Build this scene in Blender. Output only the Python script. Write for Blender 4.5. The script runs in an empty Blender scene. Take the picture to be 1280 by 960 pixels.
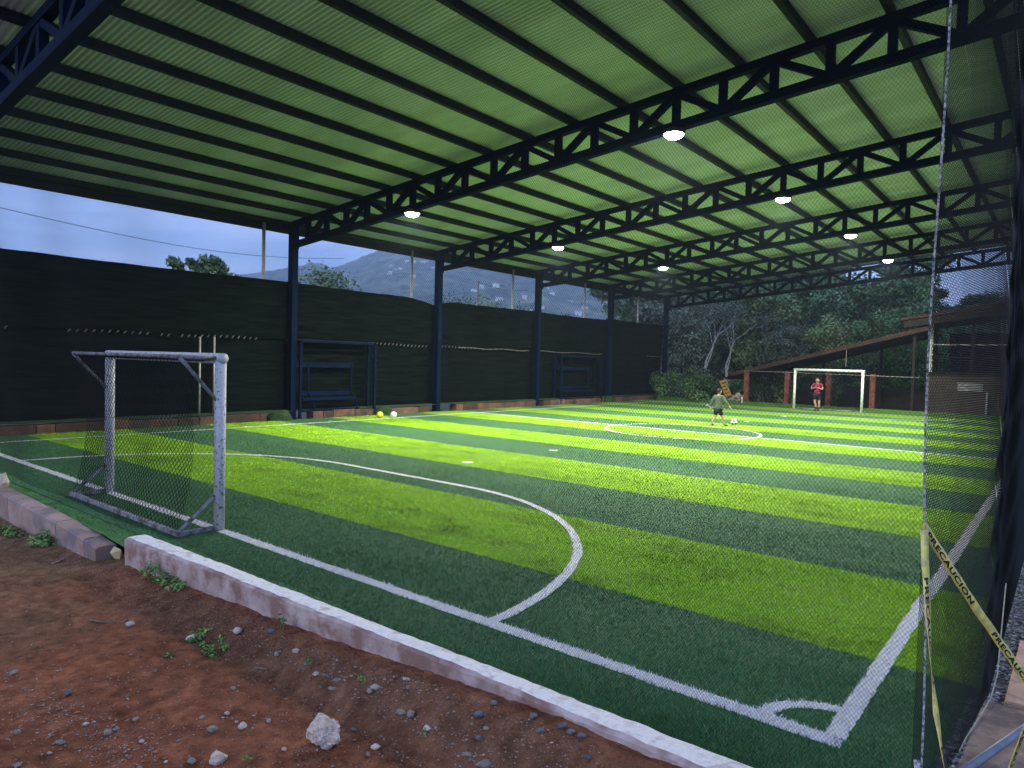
import bpy, math, random
import numpy as np
from mathutils import Vector, Matrix
random.seed(7); rng = np.random.default_rng(7)
SC = bpy.context.scene
COL = SC.collection
PI = math.pi

# ------------------------------------------------------------------ camera
CAM = np.array([17.8574, -4.0344, 2.0467])
RT = np.array([0.77533479, 0.63101465, 0.0260092])
UP = np.array([-0.04126708, 0.00952425, 0.99910276])
FW = np.array([-0.63020076, 0.77571245, -0.03342461])
FPX = 861.3
cd = bpy.data.cameras.new('camera'); cam = bpy.data.objects.new('camera', cd); COL.objects.link(cam)
cd.sensor_fit = 'HORIZONTAL'; cd.sensor_width = 36.0; cd.lens = FPX / 1280 * 36.0
cd.clip_start = 0.05; cd.clip_end = 12000
cam.matrix_world = Matrix(((RT[0], UP[0], -FW[0], CAM[0]), (RT[1], UP[1], -FW[1], CAM[1]), (RT[2], UP[2], -FW[2], CAM[2]), (0, 0, 0, 1)))
SC.camera = cam

# ------------------------------------------------------------------ world, sun, exposure
SUN_EL, SUN_AZ = math.radians(22), math.radians(200)
wd = bpy.data.worlds.new('World'); SC.world = wd; wd.use_nodes = True
nt = wd.node_tree; nt.nodes.clear()
def N(tree, kind, **kw):
    n = tree.nodes.new(kind)
    for k, v in kw.items():
        if k in n.inputs: n.inputs[k].default_value = v
        else: setattr(n, k, v)
    return n
sky = N(nt, 'ShaderNodeTexSky'); sky.sky_type = 'NISHITA'; sky.sun_disc = False
sky.sun_elevation = SUN_EL; sky.sun_rotation = SUN_AZ; sky.air_density = 1.0; sky.dust_density = 0.6; sky.ozone_density = 3.0
tc = N(nt, 'ShaderNodeTexCoord'); mp = N(nt, 'ShaderNodeMapping'); mp.inputs['Scale'].default_value = (1.3, 1.3, 7.0)
nt.links.new(tc.outputs['Generated'], mp.inputs['Vector'])
ns = N(nt, 'ShaderNodeTexNoise', Scale=2.2, Detail=8.0, Roughness=0.62); nt.links.new(mp.outputs[0], ns.inputs['Vector'])
cr = N(nt, 'ShaderNodeValToRGB'); cr.color_ramp.elements[0].position = 0.38; cr.color_ramp.elements[1].position = 0.68
nt.links.new(ns.outputs['Fac'], cr.inputs['Fac'])
cl = N(nt, 'ShaderNodeMix', data_type='RGBA'); cl.inputs[6].default_value = (1.7, 2.75, 6.2, 1); cl.inputs[7].default_value = (6.2, 7.1, 10.2, 1)
nt.links.new(cr.outputs['Color'], cl.inputs[0])
mx = N(nt, 'ShaderNodeMix', data_type='RGBA'); mx.inputs[0].default_value = 0.8
nt.links.new(sky.outputs['Color'], mx.inputs[6]); nt.links.new(cl.outputs[2], mx.inputs[7])
bg = N(nt, 'ShaderNodeBackground', Strength=0.114); nt.links.new(mx.outputs[2], bg.inputs['Color'])
wo = N(nt, 'ShaderNodeOutputWorld'); nt.links.new(bg.outputs[0], wo.inputs['Surface'])
sl = bpy.data.lights.new('sun', 'SUN'); sl.energy = 0.30; sl.angle = math.radians(40); sl.color = (1.0, 0.87, 0.72)
sun = bpy.data.objects.new('sun', sl); COL.objects.link(sun)
sd = Vector((math.sin(SUN_AZ) * math.cos(SUN_EL), math.cos(SUN_AZ) * math.cos(SUN_EL), math.sin(SUN_EL)))
sun.rotation_euler = sd.to_track_quat('Z', 'Y').to_euler()
SC.view_settings.view_transform = 'Standard'; SC.view_settings.look = 'None'
SC.view_settings.exposure = 1.5; SC.view_settings.gamma = 1.0; SC.view_settings.use_curve_mapping = False
cy = SC.cycles
cy.use_denoising = True
try: cy.denoiser = 'OPENIMAGEDENOISE'
except Exception: pass
cy.max_bounces = 7; cy.diffuse_bounces = 4; cy.glossy_bounces = 2; cy.transparent_max_bounces = 8; cy.volume_bounces = 0
cy.use_adaptive_sampling = False; cy.sample_clamp_indirect = 6.0
LAMP_W = 350.0

# ------------------------------------------------------------------ helpers
def ray(px, py): return FW + RT * (px - 640) / FPX - UP * (py - 480) / FPX
def at_z(px, py, z):
    d = ray(px, py); return CAM + d * (z - CAM[2]) / d[2]
def at_y(px, py, y):
    d = ray(px, py); return CAM + d * (y - CAM[1]) / d[1]
def at_x(px, py, x):
    d = ray(px, py); return CAM + d * (x - CAM[0]) / d[0]
def at_d(px, py, dist):
    return CAM + ray(px, py) * dist

def npmesh(name, V, F, smooth=False):
    me = bpy.data.meshes.new(name); V = np.asarray(V, dtype=np.float32).reshape(-1, 3); F = np.asarray(F, dtype=np.int32)
    k = F.shape[1]
    me.vertices.add(len(V)); me.vertices.foreach_set('co', V.ravel())
    me.loops.add(F.size); me.loops.foreach_set('vertex_index', F.ravel())
    me.polygons.add(len(F)); me.polygons.foreach_set('loop_start', np.arange(0, F.size, k, dtype=np.int32))
    me.update(calc_edges=True)
    if smooth: me.polygons.foreach_set('use_smooth', np.ones(len(F), dtype=bool))
    return me
def link(name, me, mat=None, parent=None, loc=None, rz=None):
    o = bpy.data.objects.new(name, me); COL.objects.link(o)
    if mat is not None and me is not None and not me.materials: me.materials.append(mat)
    if parent is not None: o.parent = parent
    if loc is not None: o.location = [float(v) for v in loc]
    if rz is not None: o.rotation_euler[2] = rz
    return o
def tag(o, label=None, cat=None, group=None, kind=None):
    if label: o['label'] = label
    if cat: o['category'] = cat
    if group: o['group'] = group
    if kind: o['kind'] = kind
    return o
def empty(name, loc=(0, 0, 0), rz=0.0):
    o = bpy.data.objects.new(name, None); COL.objects.link(o); o.location = [float(v) for v in loc]; o.rotation_euler[2] = rz
    return o
def copy_tree(o, parent=None):
    c = o.copy(); COL.objects.link(c); c.parent = parent
    for ch in list(o.children): copy_tree(ch, c)
    return c

class MB:
    def __init__(s): s.v = []; s.f = []
    def add(s, vs, fs):
        b = len(s.v); s.v += [tuple(float(c) for c in p) for p in vs]; s.f += [tuple(i + b for i in f) for f in fs]; return s
    def box(s, lo, hi):
        x0, y0, z0 = lo; x1, y1, z1 = hi
        return s.add([(x0,y0,z0),(x1,y0,z0),(x1,y1,z0),(x0,y1,z0),(x0,y0,z1),(x1,y0,z1),(x1,y1,z1),(x0,y1,z1)],
                     [(0,3,2,1),(4,5,6,7),(0,1,5,4),(1,2,6,5),(2,3,7,6),(3,0,4,7)])
    def bar(s, p, q, w, h, up=(0, 0, 1)):
        p = Vector(p); q = Vector(q); d = (q - p).normalized(); u = Vector(up)
        if abs(d.dot(u)) > 0.98: u = Vector((0, 1, 0))
        a = d.cross(u).normalized() * w / 2; b = a.cross(d).normalized() * h / 2
        vs = [p-a-b, p+a-b, p+a+b, p-a+b, q-a-b, q+a-b, q+a+b, q-a+b]
        return s.add(vs, [(0,1,2,3),(7,6,5,4),(0,4,5,1),(1,5,6,2),(2,6,7,3),(3,7,4,0)])
    def tube(s, pts, r, n=8, caps=True):
        pts = [Vector(p) for p in pts]; rs = r if isinstance(r, (list, tuple)) else [r] * len(pts); vs = []; ref = None
        for i, p in enumerate(pts):
            d = ((pts[min(i+1, len(pts)-1)] - pts[max(i-1, 0)])).normalized()
            if ref is None: ref = Vector((0, 0, 1)) if abs(d.z) < 0.9 else Vector((1, 0, 0))
            a = d.cross(ref).normalized(); b = a.cross(d).normalized(); ref = b
            for k in range(n):
                t = 2 * PI * k / n; vs.append(p + (a * math.cos(t) + b * math.sin(t)) * rs[i])
        fs = []
        for i in range(len(pts) - 1):
            for k in range(n): fs.append((i*n+k, i*n+(k+1) % n, (i+1)*n+(k+1) % n, (i+1)*n+k))
        if caps: fs.append(tuple(range(n))[::-1]); fs.append(tuple((len(pts)-1)*n+k for k in range(n)))
        return s.add(vs, fs)
    def lathe(s, prof, n=16, c=(0, 0, 0)):
        vs = []; fs = []
        for r, z in prof:
            for k in range(n): t = 2*PI*k/n; vs.append((c[0]+r*math.cos(t), c[1]+r*math.sin(t), c[2]+z))
        for i in range(len(prof)-1):
            for k in range(n): fs.append((i*n+k, i*n+(k+1) % n, (i+1)*n+(k+1) % n, (i+1)*n+k))
        return s.add(vs, fs)
    def quad(s, a, b, c, d): return s.add([a, b, c, d], [(0, 1, 2, 3)])
    def mesh(s, name, smooth=False):
        me = bpy.data.meshes.new(name); me.from_pydata(s.v, [], s.f); me.update()
        if smooth:
            for p in me.polygons: p.use_smooth = True
        return me
    def build(s, name, mat, parent=None, smooth=False, bevel=0.0):
        o = link(name, s.mesh(name, smooth), mat, parent)
        if bevel:
            m = o.modifiers.new('bevel', 'BEVEL'); m.width = bevel; m.segments = 2; m.limit_method = 'ANGLE'
        return o

def fbm(x, y, seed=0, octs=4, f0=1.0, rough=0.5):
    x = np.asarray(x, float); y = np.asarray(y, float); out = np.zeros(np.broadcast(x, y).shape); amp = 1.0; tot = 0
    for o in range(octs):
        f = f0 * 2 ** o
        X = x * f + 17.3 * o + seed * 3.1; Y = y * f - 9.7 * o + seed * 7.7
        xi = np.floor(X); yi = np.floor(Y); tx = X - xi; ty = Y - yi; tx = tx*tx*(3-2*tx); ty = ty*ty*(3-2*ty)
        def h(a, b):
            v = np.sin(a * 127.1 + b * 311.7 + seed * 13.7 + o * 5.3) * 43758.5453
            return v - np.floor(v)
        out = out + amp * ((h(xi, yi)*(1-tx)+h(xi+1, yi)*tx)*(1-ty) + (h(xi, yi+1)*(1-tx)+h(xi+1, yi+1)*tx)*ty - 0.5)
        tot += amp; amp *= rough
    return out / tot

# ------------------------------------------------------------------ materials
MATS = {}
def mat(name, c, c2=None, scale=4.0, rough=0.7, metal=0.0, spec=0.3, bump=0.0, bscale=None, detail=6.0, lo=0.35, hi=0.65, stretch=None, tint=None, rnd=0.0, emit=0.0, bdist=0.02, c3=None, scale3=1.0, coords='Object', lo3=0.45, hi3=0.6):
    m = bpy.data.materials.new(name); m.use_nodes = True; t = m.node_tree; b = t.nodes['Principled BSDF']
    b.inputs['Roughness'].default_value = rough; b.inputs['Metallic'].default_value = metal
    b.inputs['Specular IOR Level'].default_value = spec
    tcn = t.nodes.new('ShaderNodeTexCoord'); vec = tcn.outputs[coords]
    if stretch:
        mpn = t.nodes.new('ShaderNodeMapping'); mpn.inputs['Scale'].default_value = stretch
        t.links.new(vec, mpn.inputs['Vector']); vec = mpn.outputs[0]
    def noise(sc, d=detail):
        n = t.nodes.new('ShaderNodeTexNoise'); n.inputs['Scale'].default_value = sc; n.inputs['Detail'].default_value = d
        n.inputs['Roughness'].default_value = 0.6; t.links.new(vec, n.inputs['Vector']); return n
    def ramp(src, a, z):
        r = t.nodes.new('ShaderNodeMapRange'); r.inputs[1].default_value = a; r.inputs[2].default_value = z; t.links.new(src, r.inputs[0]); return r.outputs[0]
    def mixc(fac, a, z, mode='MIX'):
        x = t.nodes.new('ShaderNodeMix'); x.data_type = 'RGBA'; x.blend_type = mode
        if hasattr(fac, 'is_linked'): t.links.new(fac, x.inputs[0])
        else: x.inputs[0].default_value = fac
        for i, q in ((6, a), (7, z)):
            if hasattr(q, 'is_linked'): t.links.new(q, x.inputs[i])
            else: x.inputs[i].default_value = (*q, 1)
        return x.outputs[2]
    colr = None
    if c2 is not None: colr = mixc(ramp(noise(scale).outputs['Fac'], lo, hi), c, c2)
    if c3 is not None: colr = mixc(ramp(noise(scale3, 3.0).outputs['Fac'], lo3, hi3), colr if colr is not None else c, c3)
    if tint:
        an = t.nodes.new('ShaderNodeAttribute'); an.attribute_name = tint
        colr = mixc(1.0, colr if colr is not None else c, an.outputs['Color'], 'MULTIPLY')
    if rnd:
        oi = t.nodes.new('ShaderNodeObjectInfo'); hs = t.nodes.new('ShaderNodeMapRange')
        hs.inputs[3].default_value = 1 - rnd; hs.inputs[4].default_value = 1 + rnd; t.links.new(oi.outputs['Random'], hs.inputs[0])
        vm = t.nodes.new('ShaderNodeVectorMath'); vm.operation = 'SCALE'
        if colr is not None: t.links.new(colr, vm.inputs[0])
        else: vm.inputs[0].default_value = c
        t.links.new(hs.outputs[0], vm.inputs['Scale']); colr = vm.outputs[0]
    if colr is not None: t.links.new(colr, b.inputs['Base Color'])
    else: b.inputs['Base Color'].default_value = (*c, 1)
    if bump:
        bn = t.nodes.new('ShaderNodeBump'); bn.inputs['Strength'].default_value = bump; bn.inputs['Distance'].default_value = bdist
        t.links.new(noise(bscale or scale * 4, 8.0).outputs['Fac'], bn.inputs['Height']); t.links.new(bn.outputs[0], b.inputs['Normal'])
    if emit:
        b.inputs['Emission Color'].default_value = (*c, 1); b.inputs['Emission Strength'].default_value = emit
    MATS[name] = m; return m

LIGHT_G = (0.17, 0.40, 0.010); DARK_G = (0.026, 0.092, 0.030)
M_turf_l = mat('turf_light', (0.13, 0.27, 0.010), (0.225, 0.43, 0.016), scale=14, lo=0.3, hi=0.7, rough=0.8, spec=0.12, bump=0.9, bscale=160, bdist=0.03, c3=(0.155, 0.31, 0.026), scale3=0.9)
M_turf_d = mat('turf_dark', (0.038, 0.105, 0.040), (0.082, 0.200, 0.084), scale=14, lo=0.3, hi=0.7, rough=0.75, spec=0.15, bump=0.9, bscale=160, bdist=0.03, c3=(0.052, 0.135, 0.056), scale3=0.9)
M_line = mat('white_fibre', (0.62, 0.64, 0.62), (0.80, 0.82, 0.80), scale=30, rough=0.7, bump=0.9, bscale=140, bdist=0.03)
M_fibre = mat('fibre', (1, 1, 1), rough=0.75, spec=0.06, tint='tint')
def soft_normal(m, k):
    t = m.node_tree; g = t.nodes.new('ShaderNodeNewGeometry'); v = t.nodes.new('ShaderNodeVectorMath'); v.operation = 'MULTIPLY_ADD'
    v.inputs[1].default_value = (k, k, k); v.inputs[2].default_value = (0, 0, 1); t.links.new(g.outputs['Normal'], v.inputs[0])
    nz = t.nodes.new('ShaderNodeVectorMath'); nz.operation = 'NORMALIZE'; t.links.new(v.outputs[0], nz.inputs[0]); t.links.new(nz.outputs[0], t.nodes['Principled BSDF'].inputs['Normal'])
soft_normal(M_fibre, 0.55)
M_steel = mat('blue_painted_steel', (0.0018, 0.0058, 0.0185), (0.0028, 0.0088, 0.028), scale=3, rough=0.75, spec=0.04, bump=0.05, bscale=30)
M_purlin = mat('dark_primer_steel', (0.006, 0.009, 0.014), (0.011, 0.014, 0.020), scale=5, rough=0.65, spec=0.2)
M_roof = mat('galvanised_sheet', (0.54, 0.56, 0.67), (0.68, 0.69, 0.80), scale=0.9, rough=0.45, metal=0.0, spec=0.4, c3=(0.49, 0.50, 0.58), scale3=0.5, stretch=(0.5, 1.6, 1), lo=0.3, hi=0.7)
M_galv = mat('galvanised_pipe', (0.30, 0.29, 0.26), (0.42, 0.40, 0.36), scale=8, rough=0.5, metal=0.3)
M_cloth = mat('shade_cloth', (0.0016, 0.0034, 0.0030), (0.0085, 0.0120, 0.0088), scale=3.0, lo=0.42, hi=0.66, stretch=(1, 0.30, 10), rough=0.98, spec=0.02, bump=0.6, bscale=9, bdist=0.03)  # paler horizontal streaks paint wrinkles catching the lamplight into the colour
M_seam = mat('seam_strip', (0.05, 0.05, 0.042), (0.16, 0.15, 0.12), scale=6, rough=0.9)
M_brickc = mat('brick_curb', (0.085, 0.042, 0.024), (0.14, 0.075, 0.045), scale=5, rough=0.9, bump=0.4, bscale=25, rnd=0.45, c3=(0.05, 0.04, 0.03), scale3=2.0)
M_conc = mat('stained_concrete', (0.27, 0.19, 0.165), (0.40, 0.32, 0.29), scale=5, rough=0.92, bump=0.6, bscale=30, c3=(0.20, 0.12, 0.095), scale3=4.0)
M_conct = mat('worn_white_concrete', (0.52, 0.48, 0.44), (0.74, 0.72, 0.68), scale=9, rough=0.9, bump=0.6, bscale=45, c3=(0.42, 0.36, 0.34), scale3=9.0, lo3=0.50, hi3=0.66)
M_block = mat('clay_block', (0.24, 0.15, 0.12), (0.33, 0.24, 0.20), scale=5, rough=0.92, bump=0.7, bscale=24, c3=(0.15, 0.12, 0.11), scale3=2.5, rnd=0.2)
M_dirt = mat('red_dirt', (0.150, 0.052, 0.026), (0.31, 0.120, 0.062), scale=9.0, lo=0.3, hi=0.72, rough=0.98, spec=0.05, bump=1.0, bscale=34, bdist=0.07, tint='tint', detail=12.0)
M_stone = mat('grey_stone', (0.15, 0.125, 0.10), (0.26, 0.225, 0.19), scale=9, rough=0.85, bump=0.5, bscale=40, rnd=0.3)
M_rock = mat('pale_rock', (0.40, 0.31, 0.24), (0.58, 0.48, 0.39), scale=3, rough=0.95, bump=0.9, bscale=9, c3=(0.30, 0.22, 0.18), scale3=4, lo3=0.55, hi3=0.65)
M_ystone = mat('yellow_stone', (0.42, 0.33, 0.15), (0.56, 0.46, 0.25), scale=8, rough=0.9, bump=0.5, bscale=30)
M_tanst = mat('tan_stone', (0.33, 0.26, 0.20), (0.46, 0.38, 0.31), scale=9, rough=0.85, bump=0.4, bscale=40, rnd=0.25)
M_blue_st = mat('slate_stone', (0.065, 0.068, 0.078), (0.125, 0.128, 0.14), scale=9, rough=0.75, bump=0.4, bscale=40, rnd=0.25)
M_gravel = mat('gravel', (1, 1, 1), rough=0.9, tint='tint', bump=0.3, bscale=60)
M_weed = mat('weed_leaf', (0.07, 0.16, 0.035), (0.14, 0.25, 0.06), scale=9, rough=0.6, tint='tint')
M_white = mat('worn_white_paint', (0.60, 0.61, 0.64), (0.70, 0.71, 0.73), scale=5, rough=0.5, c3=(0.20, 0.18, 0.18), scale3=30, lo3=0.555, hi3=0.63, bump=0.1)
M_white2 = mat('white_goal_paint', (0.62, 0.65, 0.58), (0.75, 0.76, 0.70), scale=5, rough=0.5)
M_frame = mat('grey_goal_frame', (0.20, 0.21, 0.25), (0.34, 0.35, 0.38), scale=12, rough=0.55, c3=(0.10, 0.08, 0.07), scale3=8)
M_net = mat('black_net', (0.012, 0.014, 0.016), rough=0.8, spec=0.1)
M_gnet = mat('goal_net', (0.008, 0.009, 0.011), rough=0.8, spec=0.1)
M_rope = mat('twisted_rope', (0.07, 0.072, 0.078), (0.46, 0.46, 0.47), scale=60, lo=0.4, hi=0.6, rough=0.9, bump=0.6, bscale=90)
M_prope = mat('pale_rope', (0.22, 0.22, 0.18), (0.36, 0.35, 0.30), scale=30, rough=0.9)
M_tape = mat('yellow_tape', (0.56, 0.47, 0.06), (0.66, 0.58, 0.18), scale=18, rough=0.4, spec=0.4, c3=(0.40, 0.36, 0.12), scale3=25)
M_ink = mat('black_ink', (0.012, 0.012, 0.014), rough=0.4)
M_paver = mat('orange_paver', (0.40, 0.24, 0.15), (0.50, 0.33, 0.22), scale=7, rough=0.95, bump=0.5, bscale=50, c3=(0.30, 0.19, 0.13), scale3=5)
M_paver2 = mat('brown_paver', (0.20, 0.14, 0.11), (0.29, 0.21, 0.16), scale=6, rough=0.95, bump=0.5, bscale=50, c3=(0.13, 0.09, 0.075), scale3=4)
M_bar = mat('blue_grey_bar', (0.10, 0.12, 0.17), (0.16, 0.18, 0.23), scale=8, rough=0.4)
M_redpost = mat('red_oxide_post', (0.135, 0.036, 0.024), (0.20, 0.062, 0.044), scale=6, rough=0.8, bump=0.2, rnd=0.12, c3=(0.085, 0.028, 0.02), scale3=4)
M_rust = mat('rusty_sheet', (0.045, 0.019, 0.014), (0.085, 0.036, 0.026), scale=2.5, rough=0.9, c3=(0.03, 0.02, 0.018), scale3=1.2)
M_beam = mat('dark_timber', (0.010, 0.009, 0.008), (0.020, 0.017, 0.014), scale=5, rough=0.85)
M_wood = mat('orange_timber', (0.30, 0.15, 0.03), (0.42, 0.24, 0.06), scale=6, rough=0.8)
M_wallb = mat('brown_plaster', (0.055, 0.046, 0.034), (0.085, 0.070, 0.050), scale=2, rough=0.92, bump=0.2, bscale=18)
M_wallr = mat('red_plaster', (0.06, 0.022, 0.016), (0.085, 0.032, 0.022), scale=2, rough=0.92)
M_sign = mat('sign_white', (0.20, 0.21, 0.21), (0.28, 0.285, 0.28), scale=3, rough=0.6)
M_hous = mat('lamp_housing', (0.05, 0.05, 0.055), rough=0.5, metal=0.4)
M_lens = mat('lamp_lens', (1.0, 0.97, 0.92), rough=0.4, emit=60.0)
M_bark = mat('bark', (0.10, 0.085, 0.07), (0.17, 0.15, 0.125), scale=5, stretch=(3, 3, 0.6), rough=0.95, bump=0.5)
M_pbark = mat('pale_bark', (0.30, 0.30, 0.29), (0.42, 0.41, 0.40), scale=5, stretch=(3, 3, 0.6), rough=0.9, bump=0.3)
M_leaf = [mat('leaf_dark', (0.038, 0.090, 0.040), (0.075, 0.155, 0.065), scale=0.9, rough=0.6, tint='tint', rnd=0.3),
          mat('leaf_mid', (0.055, 0.125, 0.045), (0.10, 0.19, 0.07), scale=0.9, rough=0.6, tint='tint', rnd=0.3),
          mat('leaf_pale', (0.10, 0.16, 0.06), (0.16, 0.22, 0.09), scale=0.9, rough=0.6, tint='tint', rnd=0.2),
          mat('leaf_grey', (0.070, 0.095, 0.070), (0.115, 0.145, 0.105), scale=0.9, rough=0.7, tint='tint', rnd=0.25)]
M_ground = mat('rough_ground', (0.05, 0.07, 0.03), (0.10, 0.09, 0.05), scale=0.2, rough=0.95, bump=0.5, bscale=1.0)
M_hill = mat('wooded_hill', (0.006, 0.018, 0.008), (0.15, 0.19, 0.09), scale=0.030, lo=0.38, hi=0.66, rough=0.95, bump=1.0, bscale=0.06, bdist=16.0, c3=(0.24, 0.22, 0.13), scale3=0.007, lo3=0.55, hi3=0.68)
M_house = mat('house_wall', (0.78, 0.76, 0.72), rough=0.9, rnd=0.15)
M_hroof = mat('house_roof', (0.45, 0.42, 0.40), rough=0.7, rnd=0.4)
M_glass = mat('dark_pane', (0.03, 0.035, 0.045), rough=0.15, spec=0.6)
M_black = mat('black_cable', (0.015, 0.015, 0.017), rough=0.7)
M_skin = mat('skin', (0.42, 0.24, 0.16), rough=0.6)
M_hair = mat('dark_hair', (0.018, 0.013, 0.010), rough=0.7)
M_olive = mat('olive_sweat', (0.060, 0.085, 0.050), (0.10, 0.13, 0.080), scale=14, rough=0.9, bump=0.3)
M_blk = mat('black_cloth', (0.014, 0.015, 0.018), rough=0.9)
M_neon = mat('neon_shirt', (0.42, 0.55, 0.04), rough=0.85)
M_grey = mat('grey_cloth', (0.26, 0.27, 0.27), rough=0.9)
M_yball = mat('yellow_ball', (0.75, 0.62, 0.02), (0.82, 0.70, 0.04), scale=8, rough=0.4)
M_wball = mat('white_ball', (0.74, 0.74, 0.72), (0.80, 0.80, 0.78), scale=8, rough=0.4)

def striped_shirt():
    m = mat('maroon_striped_shirt', (0.30, 0.02, 0.04), rough=0.85); t = m.node_tree; b = t.nodes['Principled BSDF']
    tcn = t.nodes.new('ShaderNodeTexCoord'); w = t.nodes.new('ShaderNodeTexWave'); w.inputs['Scale'].default_value = 4.0; w.bands_direction = 'X'
    t.links.new(tcn.outputs['Object'], w.inputs['Vector']); r = t.nodes.new('ShaderNodeValToRGB'); t.links.new(w.outputs['Fac'], r.inputs[0])
    r.color_ramp.elements[0].color = (0.34, 0.025, 0.055, 1); r.color_ramp.elements[1].color = (0.07, 0.02, 0.06, 1)
    r.color_ramp.elements[0].position = 0.45; r.color_ramp.elements[1].position = 0.6
    t.links.new(r.outputs[0], b.inputs['Base Color']); return m
M_shirt = striped_shirt()

# ------------------------------------------------------------------ pitch
W, L = 16.915, 31.96
XL, XR, Y0, Y1 = -1.25, 17.50, -0.70, 32.55
BND = [Y0, 1.34, 3.53, 5.68, 7.92, 9.92, 11.92, 13.92, 15.95, 17.95, 19.95, 21.95, 23.95, 25.95, 27.95, 29.95, 31.95, Y1]
turf = MB().box((XL, Y0, -0.06), (XR, Y1, -0.006)).build('artificial_turf', M_turf_d)
tag(turf, 'striped green artificial turf football pitch', 'turf', kind='structure')
for i in range(len(BND) - 1):
    a, b = BND[i], BND[i+1]; nx = 60; xs = np.linspace(XL, XR, nx)
    e0 = 0.012 * fbm(xs * 3, xs * 0 + i, 3) if i else xs * 0; e1 = 0.012 * fbm(xs * 3, xs * 0 + i + 1, 3) if i < len(BND) - 2 else xs * 0
    V = [(x, a + e0[k], 0) for k, x in enumerate(xs)] + [(x, b + e1[k], 0) for k, x in enumerate(xs)]
    F = [(k, k+1, nx+k+1, nx+k) for k in range(nx-1)]
    link('turf_strip', npmesh('turf_strip', V, F), M_turf_d if i % 2 == 0 else M_turf_l, turf)

LW = 0.10
def ribbon(pts, w, z=0.004, jit=0.006, closed=False):
    P = np.array(pts, float); d = np.gradient(P, axis=0)
    if closed: d = np.roll(P, -1, 0) - np.roll(P, 1, 0)
    d /= np.linalg.norm(d, axis=1)[:, None]; n = np.stack([-d[:, 1], d[:, 0]], 1)
    j1 = rng.normal(0, jit, len(P))[:, None]; j2 = rng.normal(0, jit, len(P))[:, None]
    A = P + n * (w / 2 + j1); B = P - n * (w / 2 + j2); k = len(P)
    V = [(*p, z) for p in A] + [(*p, z) for p in B]; m = k if closed else k - 1
    return V, [(i, k + i, k + (i+1) % k, (i+1) % k) for i in range(m)]
LINES = []
def marking(name, pts, label, w=LW, closed=False, z=0.004):
    V, F = ribbon(pts, w, z, closed=closed); o = link(name, npmesh(name, V, F), M_line)
    tag(o, label, 'pitch marking', kind='structure'); LINES.append((np.array(pts), w, closed))
def seg(a, b, st=0.12):
    n = max(2, int(math.dist(a, b) / st)); return [tuple(np.array(a) + (np.array(b) - np.array(a)) * k / n) for k in range(n + 1)]
marking('goal_line_marking', seg((0, 0), (W, 0)), 'white goal line under the grey-framed goal by the kerb', 0.125)
marking('touch_line_marking', seg((W, 0.06), (W, L - 0.06)), 'white touchline meeting the corner arc beside the net', 0.11)
marking('touch_line_marking', seg((0, 0.06), (0, L - 0.06)), 'white touchline along the dark shade cloth')
marking('goal_line_marking', seg((0, L), (W, L)), 'white goal line under the goal with the red-shirted player')
marking('halfway_line_marking', seg((0.06, L/2), (W-0.06, L/2)), 'white halfway line crossing the centre circle', z=0.0045)
marking('centre_circle_marking', [(W/2+2.34*math.cos(t), L/2+2.34*math.sin(t)) for t in np.linspace(0, 2*PI, 120, endpoint=False)], 'white centre circle', closed=True, z=0.005)
def area(y, s):
    r = 4.1; gl, gr = W/2 + 0.3 - 1.55, W/2 + 0.3 + 1.55
    if s < 0: gl, gr = W/2 - 1.6, W/2 + 1.6
    p = [(gr + r*math.cos(t), y + s*r*math.sin(t)) for t in np.linspace(0.015, PI/2, 50)]
    p += [(gl + r*math.cos(t), y + s*r*math.sin(t)) for t in np.linspace(PI/2, PI-0.015, 50)]
    return p
marking('penalty_area_marking', area(0, 1), 'white curved penalty area line round the goal by the kerb', z=0.005)
marking('penalty_area_marking', area(L, -1), 'white curved penalty area line round the goal with the red-shirted player', z=0.005)
marking('corner_arc_marking', [(W + 0.40*math.cos(t), 0.40*math.sin(t)) for t in np.linspace(PI/2+0.12, PI-0.12, 20)], 'white corner arc beside the hanging rope', 0.085, z=0.005)
for (x, y, lb) in ((8.57, 6.05, 'white penalty spot in front of the goal by the kerb'), (8.6, 8.95, 'small second white spot beyond the penalty spot'), (W/2, L/2 + 5.6, 'white spot between centre circle and the goal with the red-shirted player'), (W/2, L-6.1, 'white penalty spot in front of the goal with the red-shirted player')):
    ts = np.linspace(0, 2*PI, 20, endpoint=False); rr = 0.11 + 0.012*np.sin(ts*5)
    o = link('penalty_spot_marking', npmesh('spot', [(x, y, 0.004)] + [(x + r*math.cos(t), y + r*math.sin(t), 0.004) for r, t in zip(rr, ts)], [(0, 1+k, 1+(k+1) % 20) for k in range(20)]), M_line)
    tag(o, lb, 'pitch marking', kind='structure')

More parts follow.
